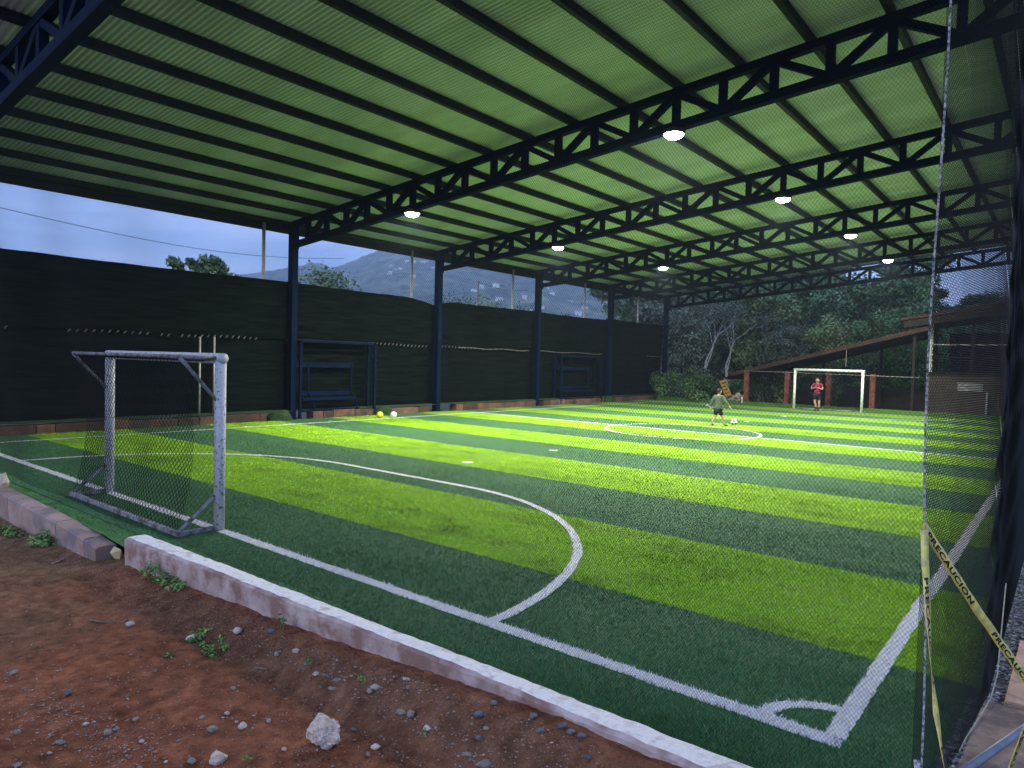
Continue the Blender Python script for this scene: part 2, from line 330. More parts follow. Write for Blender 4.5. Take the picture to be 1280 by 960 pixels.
def is_white(x, y):
    w = np.zeros(x.shape, bool); h = LW/2
    w |= (np.abs(y) < 0.0625) & (x > 0) & (x < W+h); w |= (np.abs(x - W) < 0.055) & (y > -h)
    w |= (np.abs(x) < h) & (y > -h); w |= np.abs(y - L/2) < h
    gl, gr = W/2+0.3-1.55, W/2+0.3+1.55; dx = np.where(x > gr, x-gr, np.where(x < gl, gl-x, 0)); d = np.hypot(dx, y)
    w |= (np.abs(d - 4.1) < h) & (y > 0)
    d = np.hypot(x - W, y); w |= (np.abs(d - 0.40) < 0.043) & (x < W) & (y > 0)
    w |= np.hypot(x - 8.57, y - 6.05) < 0.11
    return w
def blades(n):
    # pitch fibres, denser towards the corner where they can be told apart
    dist = 3.2 + 24.0 * rng.random(n) ** 2.0; ang = rng.uniform(-0.80, 0.78, n)
    fx, fy = FW[0]/math.hypot(FW[0], FW[1]), FW[1]/math.hypot(FW[0], FW[1])
    ca, sa = np.cos(ang), np.sin(ang); x = CAM[0] + dist*(fx*ca + fy*sa); y = CAM[1] + dist*(fy*ca - fx*sa)
    k = (x > XL) & (x < XR) & ((y > Y0 + 0.01) | ((y > -0.90) & (x < 10.1))) & (y < 31); x, y, dist = x[k], y[k], dist[k]; n = len(x)
    b = np.maximum(np.searchsorted(np.array(BND), y) - 1, 0); light = (b % 2 == 1); wh = is_white(x, y)
    j = rng.uniform(0.6, 1.35, n)
    col = np.where(light[:, None], np.array([0.30, 0.58, 0.020]), np.array([0.058, 0.165, 0.054])) * j[:, None]
    pale = rng.random(n) < 0.07; col[pale & ~light] = np.array([0.15, 0.25, 0.14])
    col *= np.where(light, 1 + 2.2*np.minimum(fbm(x*1.3, y*2.8, 41, 4, 1.0, 0.65), 0.03), 1 + 0.7*fbm(x*1.1, y*2.6, 42, 4))[:, None]
    col[wh] = 0.86 * rng.uniform(0.85, 1.05, wh.sum())[:, None]
    patch = fbm(x * 0.7, y * 1.4, 5, 4); hgt = np.clip(rng.uniform(0.012, 0.027, n) * (1 + 1.0 * patch), 0.008, 0.05)
    az = rng.uniform(0, 2*PI, n); lean = rng.uniform(0.3, 1.3, n) * hgt; wdt = 0.0019 + 0.00036 * dist
    la = rng.uniform(0, 2*PI, n) * 0.5 + 0.8 + patch * 4
    bx, by = np.cos(az) * wdt, np.sin(az) * wdt; z0 = np.full(n, 0.001)
    V = np.stack([np.stack([x-bx, y-by, z0], 1), np.stack([x+bx, y+by, z0], 1), np.stack([x+np.cos(la)*lean, y+np.sin(la)*lean, hgt], 1)], 1).reshape(-1, 3)
    V[:, 1] = np.where(V[:, 0] > 10.15, np.maximum(V[:, 1], Y0 + 0.005), V[:, 1]); V[:, 2] -= np.where(V[:, 1] < Y0, 0.012, 0)
    me = npmesh('turf_fibres', V, np.arange(3*n).reshape(-1, 3))
    a = me.attributes.new('tint', 'FLOAT_COLOR', 'POINT'); C = np.ones((n, 3, 4), np.float32); C[:, :, :3] = col[:, None, :]; a.data.foreach_set('color', C.ravel())
    return me
tag(link('turf_fibres', blades(700000), M_fibre), 'short green and white synthetic grass fibres of the pitch', 'turf fibres', kind='stuff')
# turf turned up as a bank at the goal end by the shed
nb = 90; xs = np.linspace(-1.0, 17.4, nb); prof = [(32.55, 0.0), (32.72, 0.05), (32.9, 0.15), (33.0, 0.19), (33.15, 0.18), (33.18, -0.05)]
V = [(x, y + 0.02*math.sin(x*3+k), z*(1 + 0.25*float(fbm(x*2, k*1.0, 9)))) for k, (y, z) in enumerate(prof) for x in xs]
F = [(r*nb+k, r*nb+k+1, (r+1)*nb+k+1, (r+1)*nb+k) for r in range(len(prof)-1) for k in range(nb-1)]
M_bank = mat('turf_bank', (0.035, 0.10, 0.012), (0.075, 0.18, 0.02), scale=12, rough=0.8, bump=0.9, bscale=60, bdist=0.03)
tag(link('turf_bank', npmesh('turf_bank', V, F, True), M_bank), 'green turf edge turned up below the red posts', 'turf bank', kind='structure')

# ------------------------------------------------------------------ ground
def kerb_in(x): return -0.79 + 0.115 * np.clip((np.asarray(x, float) - 10.2) / 7.1, 0, 1)
def dirt_z(x, y):
    x = np.asarray(x, float); y = np.asarray(y, float)
    base = np.interp(x, [3, 8, 10.2, 13.4, 14.2, 15.0, 15.7, 18.5], [-0.33, -0.30, -0.20, -0.085, -0.05, -0.015, 0.035, 0.05])
    far = np.interp(x, [3, 8, 10.2, 13.4, 15.2, 16.5, 18.5], [-0.33, -0.31, -0.27, -0.24, -0.24, -0.24, -0.22])
    d = np.clip(-0.93 - y, 0, 5)
    t = np.clip(d / 0.55, 0, 1); t = t*t*(3-2*t)
    z = base * (1 - t) + far * t
    led = np.clip((x - 11.5) / 2, 0, 1) * np.exp(-((d - 0.42) / 0.12) ** 2) * -0.05
    z = z + led + 0.05 * fbm(x, y, 1, 5, 0.8) + 0.055 * fbm(x, y, 2, 6, 3.5, 0.62) + 0.020 * fbm(x, y, 4, 3, 11.0, 0.7)
    return z
def dirt():
    xs = np.arange(4.0, 19.6, 0.024); ys = np.arange(-6.0, -0.74, 0.024)
    X, Y = np.meshgrid(xs, ys); Y = Y.copy(); Z = dirt_z(X, Y); n, m = X.shape
    V = np.stack([X, Y, Z], 2).reshape(-1, 3); idx = np.arange(n*m).reshape(n, m)
    F = np.stack([idx[:-1, :-1], idx[:-1, 1:], idx[1:, 1:], idx[1:, :-1]], 2).reshape(-1, 4)
    me = npmesh('dirt_ground', V, F, True); g = fbm(X, Y, 11, 4, 0.6)
    # soil kinds: grey loam near the clay blocks, purple-brown fill along the kerb, red clay elsewhere
    grey = np.clip((12.3 - X) / 2.5 + g * 2.2, 0, 1) * np.clip((Y + 3.0) / 1.0, 0, 1)
    fill = np.exp(-((-0.98 - Y - 0.22 + 0.25*g) / 0.26) ** 2) * np.clip((X - 10.5), 0, 1)
    c = np.ones((n, m, 3)); c = c*(1-grey[..., None]) + np.array([0.80, 1.25, 1.30])*grey[..., None]
    c = c*(1-0.7*fill[..., None]) + np.array([0.62, 0.95, 1.10])*0.7*fill[..., None]
    c *= (1 + 0.5 * fbm(X, Y, 21, 4, 1.6))[..., None] * (1 + 1.15 * fbm(X, Y, 22, 3, 10.0, 0.85))[..., None]
    C = np.ones((n*m, 4), np.float32); C[:, :3] = c.reshape(-1, 3); a = me.attributes.new('tint', 'FLOAT_COLOR', 'POINT'); a.data.foreach_set('color', C.ravel())
    return tag(link('dirt_ground', me, M_dirt), 'bare red-brown dirt beside the kerb', 'dirt', kind='structure')
dirt()
def at_dirt(px, py):
    z = -0.15
    for _ in range(6):
        p = at_z(px, py, z); z = float(dirt_z(p[0], p[1]))
    lim = float(kerb_in(p[0])) - 0.25 if p[0] > 10.0 else -1.2
    y = p[1] if p[1] < lim else lim - 0.22*random.random()**2 - 0.005
    return p[0], y, float(dirt_z(p[0], y))
def ground_z(x, y):
    # flat round the pitch, then falling slightly, forest slope beyond the far end
    r = np.clip((y - 42) / 60, 0, 1); s = np.clip((x + 40) / 40, 0, 1)
    return -0.40 + 9.0 * r * r * s
gx = np.concatenate([np.linspace(-4700, -60, 24), np.linspace(-55, 60, 47), np.linspace(70, 1200, 10)]); gy = np.concatenate([np.linspace(-1100, -40, 10), np.linspace(-35, 110, 50), np.linspace(130, 4500, 26)])
X, Y = np.meshgrid(gx, gy); Z = ground_z(X, Y); n, m = X.shape; idx = np.arange(n*m).reshape(n, m)
tag(link('ground', npmesh('ground', np.stack([X, Y, Z], 2).reshape(-1, 3), np.stack([idx[:-1, :-1], idx[:-1, 1:], idx[1:, 1:], idx[1:, :-1]], 2).reshape(-1, 4), True), M_ground), 'rough ground round the pitch', 'ground', kind='structure')

# ------------------------------------------------------------------ kerbs
def beam_mesh(name, top_in, top_out, bot, seed):
    # a hand-cast beam: polylines of the inner and outer top edges, chipped by noise
    k = len(top_in); V = []
    for i in range(k):
        a = np.array(top_in[i]); b = np.array(top_out[i]); r = rng.normal(0, 0.0028, 4)
        c = b + (a-b)*0.14 + (0, 0, 0.004); mid = (a+b)/2 + (0, 0, 0.008 + r[3])
        V += [a + (0, r[0], r[1]*0.7), mid, c + (0, r[0], r[3]), b + (0, -0.004+r[2], -0.016+r[1]), np.array((b[0], b[1]+0.012, bot)), np.array((a[0], a[1]-0.012, bot))]
    F = [(i*6+j, i*6+(j+1) % 6, (i+1)*6+(j+1) % 6, (i+1)*6+j) for i in range(k-1) for j in range(6)]
    me = bpy.data.meshes.new(name); me.from_pydata([tuple(map(float, v)) for v in V], [], F + [tuple(range(6)), tuple((k-1)*6+j for j in range(6))[::-1]]); me.update()
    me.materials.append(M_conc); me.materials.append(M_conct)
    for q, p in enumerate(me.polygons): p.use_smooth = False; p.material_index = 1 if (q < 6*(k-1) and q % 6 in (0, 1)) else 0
    return me
xs = np.arange(10.2, 17.32, 0.07)
yi = kerb_in(xs); yo = yi - np.interp(xs, [10.2, 13, 15, 17.4], [0.21, 0.165, 0.15, 0.19]) + 0.014*fbm(xs*1.2, xs*0, 4)
zt = 0.085 + 0.02*fbm(xs*1.1, xs*0+3, 6)
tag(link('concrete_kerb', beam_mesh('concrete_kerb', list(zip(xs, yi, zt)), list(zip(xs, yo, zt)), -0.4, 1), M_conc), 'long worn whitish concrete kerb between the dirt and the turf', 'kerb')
bw = empty('clay_block_kerb', (5.2, -1.05, 0)); tag(bw, 'low kerb of brown clay blocks behind the goal, ending at the yellow stone', 'kerb')
x = 5.2; i = 0
while x < 9.7:
    ln = [0.62, 0.95, 0.88, 0.9, 0.85, 0.7][i % 6]; x2 = min(x + ln, 9.74)
    t0, t1 = np.interp([x, x2], [5.2, 7, 9, 10.0], [0.05, 0.03, -0.02, -0.12]); k = 10; q = np.linspace(x+0.008, x2-0.008, k); z = np.linspace(t0, t1, k) + 0.012*fbm(q*3, q*0+i, 8)
    yy = np.interp(q, [5.2, 8, 10], [-0.93, -0.92, -0.90]); me = beam_mesh('block', list(zip(q, yy, z)), list(zip(q, yy-0.2, z)), -0.5, i)
    me.materials.clear(); me.materials.append(M_block); o = link('block', me, M_block, bw); o.location = (-5.2, 1.05, 0); x = x2; i += 1
# turf flap between the clay blocks and the pitch
V = []; q = np.linspace(4.6, 10.3, 60)
for xx in q: V += [(xx, -0.705, -0.012), (xx, -0.80, -0.006+0.02*float(fbm(xx*3, 0, 2))), (xx, -0.925, -0.02 + 0.05*float(fbm(xx*2, 4, 2)) - 0.05*max(0, xx-9))]
F = [(k*3+j, k*3+j+1, k*3+j+4, k*3+j+3) for k in range(59) for j in range(2)]
M_flap = mat('loose_turf', (0.04, 0.12, 0.02), (0.085, 0.20, 0.04), scale=18, rough=0.8, bump=0.9, bscale=110, bdist=0.03)
tag(link('loose_turf_edge', npmesh('loose_turf_edge', V, F, True), M_flap), 'loose pale green turf edge lying along the clay block kerb', 'turf edge', kind='structure')

# ------------------------------------------------------------------ roof canopy
RS = 0.0925
def zt_(x): return 6.47 + RS * x          # top of the top chord
def zb_(x): return 5.636 + RS * x         # underside of the bottom chord
TY = [-0.45, 8.72, 15.26, 21.79, 28.32, 34.86]
XC0, XC1 = -1.67, 18.75
canopy = empty('roof_canopy', (0, 0, 0)); tag(canopy, 'big blue steel canopy with lattice trusses and ribbed sheet roof over the pitch', 'canopy')
RY0, RY1 = -1.02, 35.6
py = []; y = RY0
while y < RY1:
    py += [(y, 0), (y+0.034, 0), (y+0.048, 0.022), (y+0.082, 0.022)]; y += 0.096
xs = [-2.5, 4, 10, 16, 20.2]
V = [(x, yy, zt_(x) + 0.165 + dz) for x in xs for (yy, dz) in py]; k = len(py)
F = [(i*k+j, (i+1)*k+j, (i+1)*k+j+1, i*k+j+1) for i in range(len(xs)-1) for j in range(k-1)]
link('roof_sheet', npmesh('roof_sheet', V, F), M_roof, canopy)
pm = MB().box((-0.05, RY0+0.03, 0), (0.05, RY1-0.03, 0.155)).mesh('purlin')
for j in range(-6, 12):
    x = 11.52 - 1.257 * j
    if -2.4 < x < 20: link('purlin', pm, M_purlin, canopy, (x, 0, zt_(x) + 0.004))
MB().box((-2.56, RY0, 6.06), (-2.44, RY1, 6.38)).build('eave_gutter', M_purlin, canopy)
VX = [11.53 - 0.955*j for j in range(-8, 14)]; VX = [v for v in VX if XC0 + 0.1 < v < XC1 - 0.05]
um = None; members = None
for ti, ty in enumerate(TY):
    if ti == 0:
        tr = link('truss', MB().bar((XC0+0.13, 0, zb_(XC0+0.13)+0.085), (XC1, 0, zb_(XC1)+0.085), 0.18, 0.17).mesh('bottom_chord'), M_steel, canopy, (0, ty, 0))
        MB().bar((XC0-0.55, 0, zt_(XC0-0.55)-0.075), (XC1+0.7, 0, zt_(XC1+0.7)-0.075), 0.16, 0.15).build('top_chord', M_steel, tr)
        for x in VX:
            MB().bar((x, 0, zb_(x)+0.17), (x, 0, zt_(x)-0.15), 0.135, 0.135).build('upright', M_steel, tr)
            r = round((11.53 - x) / 0.955)
            if r % 2 == 0:
                for s in (-1, 1):
                    xx = x + s*0.955
                    if XC0 + 0.1 < xx < XC1: MB().bar((x + s*0.07, 0.003, zt_(x)-0.15), (xx - s*0.08, 0.003, zb_(xx)+0.17), 0.13, 0.125).build('diagonal', M_steel, tr)
        MB().box((XC0+0.13, -0.06, zb_(XC0)-0.05), (XC0+0.22, 0.06, zt_(XC0)-0.12)).build('end_plate', M_steel, tr)
        tr0 = tr
    else:
        t2 = copy_tree(tr0, canopy); t2.location = (0, ty, 0)
cm = MB().box((-0.13, -0.10, -0.3), (0.13, 0.10, 1.0)).mesh('column')
for ty in TY:
    for x in (XC0, XC1):
        c = link('column', cm.copy(), M_steel, canopy, (x, ty, 0)); c.data.materials.clear(); c.data.materials.append(M_steel)
        for v in c.data.vertices:
            if v.co.z > 0.5: v.co.z = zt_(x) - 0.13
        MB().box((-0.2, -0.2, 0.002), (0.2, 0.2, 0.03)).build('base_plate', M_steel, c)

# ------------------------------------------------------------------ lamps
def lamp(x, y, label):
    z = zb_(x) - 0.03
    t = empty('flood_lamp', (x, y, z)); tag(t, label, 'lamp', 'floodlights on the trusses')
    MB().lathe([(0.0, 0.10), (0.10, 0.10), (0.13, 0.06), (0.21, 0.05), (0.23, 0.0), (0.225, -0.035), (0.20, -0.035), (0.19, -0.01), (0.0, -0.01)], 24).build('housing', M_hous, t, True)
    MB().lathe([(0.0, -0.115), (0.08, -0.110), (0.14, -0.092), (0.175, -0.06), (0.19, -0.012)], 24).build('lens', M_lens, t)
    MB().tube([(-0.12, 0, 0.08), (-0.12, 0, 0.16), (0.12, 0, 0.16), (0.12, 0, 0.08)], 0.012, 6).build('bracket', M_hous, t)
    ld = bpy.data.lights.new('lamp_light', 'AREA'); ld.shape = 'DISK'; ld.size = 0.36; ld.energy = LAMP_W; ld.color = (1.0, 0.97, 0.90)
    lo = bpy.data.objects.new('lamp_light', ld); COL.objects.link(lo); lo.parent = t; lo.location = (0, 0, -0.125)
    return t
for x, y, lb in ((3.9, TY[1], 'lit floodlight nearer the shade cloth on the truss at the first column in view'), (11.5, TY[1], 'lit floodlight nearer the rope on the truss at the first column in view'),
                 (4.07, TY[2], 'lit floodlight nearer the shade cloth on the truss at the second column'), (11.54, TY[2], 'lit floodlight nearer the rope on the truss at the second column'),
                 (4.69, TY[3], 'lit floodlight nearer the shade cloth on the truss at the third column'), (11.73, TY[3], 'lit floodlight nearer the rope on the truss at the third column'),
                 (11.67, TY[4], 'lit floodlight on the truss at the fourth column, over the goal with the player')):
    lamp(x, y - 0.02, lb)

# ------------------------------------------------------------------ left side: shade cloth, curb, posts, dugouts
BAY = [(-0.5, 8.80), (8.64, 15.34), (15.18, 21.87), (21.71, 28.40), (28.24, 34.92)]
BN = ['behind the goal with the grey frame', 'behind the open blue dugout', 'between the two blue dugouts', 'behind the dark dugout', 'next to the trees, at the last column']
for bi, (a, b) in enumerate(BAY):
    t = empty('shade_cloth', (-1.9 - 0.03*(bi % 2), a, 0)); tag(t, 'dark green shade cloth screen ' + BN[bi], 'shade cloth', 'shade cloth screens along the pitch')
    def cloth(z0, z1f, n, m, seed, bot=None):
        V = []
        for j in range(m):
            v = j/(m-1)
            for i in range(n):
                y = (b-a)*i/(n-1); u = i/(n-1); zz = z0 + (z1f(u, y) - z0)*v
                bl = 0.05*math.sin(PI*u)*math.sin(PI*v) + 0.06*float(fbm(y*0.5, zz*2.5 + seed, seed, 3)) + 0.016*math.sin(zz*17 + 3*float(fbm(y*.3, seed, 3))) + 0.03*float(fbm(y*1.6, zz*5, seed+3, 3))
                V.append((bl, y, zz))
        return npmesh('cloth', V, [(j*n+i, j*n+i+1, (j+1)*n+i+1, (j+1)*n+i) for j in range(m-1) for i in range(n-1)], True)
    top = lambda u, y: 4.42 - 0.10*math.sin(PI*u)*0.4 + 0.035*float(fbm(y*1.5, bi, 5)) - (0.26*max(0, (u-0.74)/0.26)**1.5 if bi == 1 else 0) - (0.24*max(0, 1-u/0.22)**1.5 if bi == 2 else 0) + (0.08 if bi == 4 else 0)
    zs = 2.56
    link('upper_cloth', cloth(zs, top, 60, 24, bi+1), M_cloth, t)
    link('lower_cloth', cloth(0.24, lambda u, y: zs + 0.10, 60, 24, bi+11), M_cloth, t, (-0.10, 0, 0))
    if bi in (1, 2, 3, 4):
        s = MB(); k = 26
        y0, y1 = {1: (0.0, 3.2), 2: (1.5, 6.2), 3: (0.1, 6.2), 4: (4.6, 6.2)}[bi]
        s.tube([(0.07, y0 + (y1-y0)*i/k, zs - 0.02 + 0.02*math.sin(i*0.5)) for i in range(k+1)], 0.022, 6).build('seam_pipe', M_seam, t, True)
    if bi in (0, 1, 2):
        y = {0: 0.6, 1: 3.3, 2: 0.1}[bi]; e = {0: 8.2, 1: 6.2, 2: 2.2}[bi]
        while y < e:
            if not (bi == 0 and 1.6 < y < 2.8) and random.random() < 0.9:
                z = zs - 0.02 + 0.015*math.sin(y*2); MB().bar((0.085, y, z-0.035), (0.085, y+0.06, z+0.035), 0.02, 0.03).build('lace', M_seam, t)
            y += 0.19
# low curb under the cloth
curb = empty('low_brick_curb', (-1.6, 0, 0)); tag(curb, 'low orange brick curb under the shade cloth', 'curb')
y = -0.6
while y < 34.8:
    ln = random.choice([0.4, 0.6, 0.9, 1.3]); h = 0.20 + 0.04*random.random()
    if all(abs(y + ln/2 - c) > 0.15 + ln/2 for c in TY):
        MB().box((-0.22 - 0.02*random.random(), y, -0.1), (0.16 + 0.03*random.random(), y+ln-0.012, h)).build('block', M_brickc, curb, bevel=0.012)
    y += ln
V = []; q = np.linspace(-0.6, 34.5, 200)
for yy in q: V += [(-1.50 + 0.05*float(fbm(yy, 1, 3)), yy, 0.245 + 0.05*float(fbm(yy*2, 2, 4))), (-1.68, yy, 0.27 + 0.08*float(fbm(yy*1.5, 3, 4))), (-1.9, yy, 0.28)]
tag(link('curb_turf_scraps', npmesh('curb_turf_scraps', V, [(k*3+j, k*3+j+1, k*3+j+4, k*3+j+3) for k in range(199) for j in range(2)], True), mat('dark_turf', (0.012, 0.030, 0.010), (0.03, 0.06, 0.02), scale=6, rough=0.9, bump=0.8, bscale=40)), 'dark green turf offcuts lying on top of the brick curb', 'turf offcuts', kind='stuff')
M_offc = mat('offcut_turf', (0.010, 0.030, 0.008), (0.022, 0.055, 0.014), scale=9, rough=0.9, bump=0.9, bscale=50)
for (y, lb) in ((8.15, 'dark green turf offcut folded round the foot of the first column in view'), (12.35, 'dark green turf offcut heaped at the end of the open blue dugout'), (27.9, 'green turf offcut at the foot of the fourth column')):
    mb = MB(); nn = 10
    V = []
    for j in range(5):
        for i in range(nn):
            t = 2*PI*i/nn; r = [0.30, 0.29, 0.24, 0.14, 0.02][j] * (1 + 0.25*math.sin(3*t + j)); V.append((-1.35 + r*math.cos(t)*0.8, y + r*1.3*math.sin(t), [0.0, 0.12, 0.22, 0.29, 0.31][j] + 0.02*math.sin(2*t)))
    mb.add(V, [(j*nn+i, j*nn+(i+1) % nn, (j+1)*nn+(i+1) % nn, (j+1)*nn+i) for j in range(4) for i in range(nn)])
    tag(mb.build('turf_offcut', M_offc, None, True), lb, 'turf offcut')
pg = MB().tube([(0, 0, -0.4), (0, 0, 6.25)], 0.055, 10).mesh('steel_post', True)
for y, lb in ((8.06, 'behind the first shade cloth'), (14.42, 'just before the second blue column'), (20.67, 'just before the third blue column'), (26.71, 'just before the fourth blue column'), (32.51, 'just before the last blue column')):
    o = link('steel_post', pg, M_galv, None, (-2.32, y, 0)); tag(o, 'pale galvanised post rising to the eave ' + lb, 'post', 'galvanised posts behind the shade cloth')
for px, lb in ((249, 'thin pale pipe leaning on the shade cloth, farther from the blue column'), (267, 'thin pale pipe leaning on the shade cloth, closer to the blue column')):
    p = at_x(px, 515, -1.66); tp = at_x(px + 1, 421, -1.74)
    tag(MB().tube([(p[0], p[1], 0.23), (tp[0], tp[1], tp[2])], 0.03, 8).build('pipe', M_galv, None, True), lb, 'pipe')
def dugout(y0, ln, h, label, z0=0.1):
    t = empty('dugout', (-1.45, y0, 0)); tag(t, label, 'dugout')
    for y in (0.0, ln):
        for x in (0.0, -0.38): MB().box((x-0.04, y-0.04, 0.0 if x == 0 else 0.25), (x+0.04, y+0.04, h)).build('post', M_steel, t)
        MB().bar((0.04, y, h-0.02), (-0.4, y, h-0.02), 0.06, 0.06).build('roof_arm', M_steel, t)
        MB().bar((0.0, y, h-0.75), (-0.38, y, h-0.1), 0.05, 0.05).build('brace', M_steel, t)
    MB().box((-0.03, 0.04, h-0.04), (0.03, ln-0.04, h+0.03)).build('roof_rail', M_steel, t)
    MB().box((-0.42, 0.04, h+0.034), (-0.1, ln-0.04, h+0.05)).build('roof_sheet', M_purlin, t)
    MB().box((-0.34, 0.04, 1.66), (-0.29, ln-0.75, 1.83)).build('back_rail', M_steel, t)
    for x, z in ((-0.28, 0.80), (-0.14, 0.62), (-0.02, 0.60)): MB().box((x-0.05, 0.1, z-0.02 if z < 0.7 else z-0.07), (x+0.05 if z < 0.7 else x, ln-0.78, z+0.06)).build('bench_slat', M_steel, t)
    MB().box((-0.12, 0.1, 0.2), (-0.06, ln-0.6, 0.28)).build('foot_rail', M_steel, t)
    for y in (0.5, ln-0.8): MB().tube([(-0.3, y, 1.8), (-0.3, y, 0.8), (-0.05, y+0.02, 0.62), (-0.02, y+0.08, 0.2)], 0.035, 8).build('bench_frame', M_steel, t)
    return t
dugout(8.9, 3.05, 2.52, 'open blue steel dugout with bench rails beside the yellow ball')
dugout(23.5, 3.7, 2.35, 'dark blue steel dugout between third and fourth columns')

def ball(px, py, label, m, patches=False, r=0.11):
    p = at_z(px, py, 0.11)
    import bmesh
    bm = bmesh.new(); bmesh.ops.create_icosphere(bm, subdivisions=3, radius=r); me = bpy.data.meshes.new('ball'); bm.to_mesh(me); bm.free()
    for f in me.polygons: f.use_smooth = True
    me.materials.append(m); me.materials.append(M_ink)
    if patches:
        bm = bmesh.new(); bmesh.ops.create_icosphere(bm, subdivisions=1, radius=1); dirs = [v.co.normalized() for v in bm.verts if True][:12]; bm.free()
        for f in me.polygons:
            c = f.center.normalized()
            if max(c.dot(d) for d in dirs) > 0.93: f.material_index = 1
    return tag(link('football', me, None, None, (p[0], p[1], 0.112)), label, 'football')
ball(475, 518.5, 'yellow football at the end of the open blue dugout', M_yball)
ball(492, 518.5, 'plain white football next to the yellow one', M_wball)
ball(917.5, 527.5, 'black and white football beside the child', M_wball, True, 0.115)

# ------------------------------------------------------------------ nets
def strands(Wd, H, sp, d, fn, segl=0.5, U=(1, 0, 0), NV=(0, 1, 0)):
    out = []
    st = sp * math.sqrt(2)
    for c in np.arange(st*0.5, Wd + H, st):
        u0, u1 = max(0, c - H), min(Wd, c); k = max(1, int((u1-u0)*1.41/segl)); u = np.linspace(u0, u1, k+1); out.append((u, c-u, 1))
    for c in np.arange(-H + st*0.5, Wd, st):
        u0, u1 = max(0, c), min(Wd, H + c); k = max(1, int((u1-u0)*1.41/segl)); u = np.linspace(u0, u1, k+1); out.append((u, u-c, -1))
    U0, V0, U1, V1, S = [], [], [], [], []
    for u, v, s in out: U0.append(u[:-1]); V0.append(v[:-1]); U1.append(u[1:]); V1.append(v[1:]); S.append(np.full(len(u)-1, s))
    U0, V0, U1, V1, S = map(np.concatenate, (U0, V0, U1, V1, S)); A = fn(U0, V0); B = fn(U1, V1); n = len(A)
    Uv = np.array(U, float); Nv = np.array(NV, float); Pv = (Uv[None, :] * S[:, None] + np.array((0, 0, 1.0))[None, :]) / math.sqrt(2)
    o1 = Pv*d*0.5; o2 = -Pv*d*0.25 + Nv*d*0.43; o3 = -Pv*d*0.25 - Nv*d*0.43
    V = np.stack([A+o1, A+o2, A+o3, B+o1, B+o2, B+o3], 1).reshape(-1, 3); b = (np.arange(n)*6)[:, None]
    F = np.concatenate([b + np.array([[0, 1, 4, 3]]), b + np.array([[1, 2, 5, 4]]), b + np.array([[2, 0, 3, 5]])])
    return V, F
NX0, NX1, NY = -1.45, 17.38, -0.60
def end_fn(u, v):
    x = NX0 + u; H = 5.55; top = zb_(x) - 0.02; z = 0.02 + v/H*(top-0.02)
    y = NY + 0.05*np.sin(u*0.9)*np.sin(v/H*PI) + 0.03*np.sin(u*2.3 + v)
    return np.stack([x + 0*v, y, z], 1)
V, F = strands(NX1-NX0, 5.55, 0.0132, 0.0013, end_fn, 0.5)
en = link('end_net', npmesh('end_net', V, F), M_net); tag(en, 'fine black mesh net hanging from the truss behind the goal with the grey frame', 'net')
def side_fn(u, v):
    y = NY + u; x = 17.38 + 0.15*np.clip(u/1.8, 0, 1)**0.8 + 0.03*np.sin(u*1.1)*np.sin(v/7.2*PI) * np.clip(u/3, 0, 1)
    return np.stack([x, y, 0.02 + v], 1)
V, F = strands(33.4, 7.25, 0.0175, 0.0027, side_fn, 0.6, (0, 1, 0), (1, 0, 0))
sn = link('side_net', npmesh('side_net', V, F), M_net); tag(sn, 'fine black mesh net along the touchline beside the brick edging', 'net')
rp = []
for k in range(41):
    z = 7.2*(1-k/40) + 0.01; rp.append((17.385 + 0.012*math.sin(z*2.2) + 0.02*max(0, 1.6-z), NY - 0.008 + 0.01*math.sin(z*3), z))
mb = MB()
for ph in (0, 2*PI/3, 4*PI/3):
    pts = []
    for k in range(600):
        s = k/599*40; i = min(int(s), 39); f = s-i; b = np.array(rp[i])*(1-f) + np.array(rp[i+1])*f; a = k*1.1 + ph; pts.append(b + np.array((math.cos(a), math.sin(a), 0))*0.0025)
    mb.tube(pts, 0.0027, 5)
rope = mb.build('corner_rope', M_rope, None, True); tag(rope, 'grey twisted rope hanging at the corner of the nets', 'rope')
mb = MB(); mb.tube([(17.40 + 0.012*math.sin(k*1.7), NY - 0.03 + 0.012*math.cos(k*2.1), 0.36 - 0.03*k) for k in range(12)], [0.012 + 0.006*math.sin(k*2.0)**2 for k in range(12)], 7).build('knotted_tail', M_rope, rope, True)
mb = MB(); q = np.linspace(14.9, 17.35, 50)
mb.tube([(x, float(kerb_in(x)) + 0.05 + 0.015*math.sin(x*3.1), 0.035 + 0.008*math.sin(x*7)) for x in q], 0.006, 6)
tag(mb.build('foot_rope', M_prope, None, True), 'thin pale rope lying on the turf along the concrete kerb', 'rope')
mb = MB(); mb.tube([(17.47, 0.32, 0.02), (17.485, 0.5, 0.03), (17.52, 0.8, 0.04), (17.55, 1.1, 0.05), (17.56, 1.4, 0.10), (17.55, 1.7, 0.2), (17.54, 2.2, 0.5)], 0.004, 6)
tag(mb.build('side_net_rope', M_prope, None, True), 'thin pale rope at the lower edge of the side net by the gravel', 'rope')

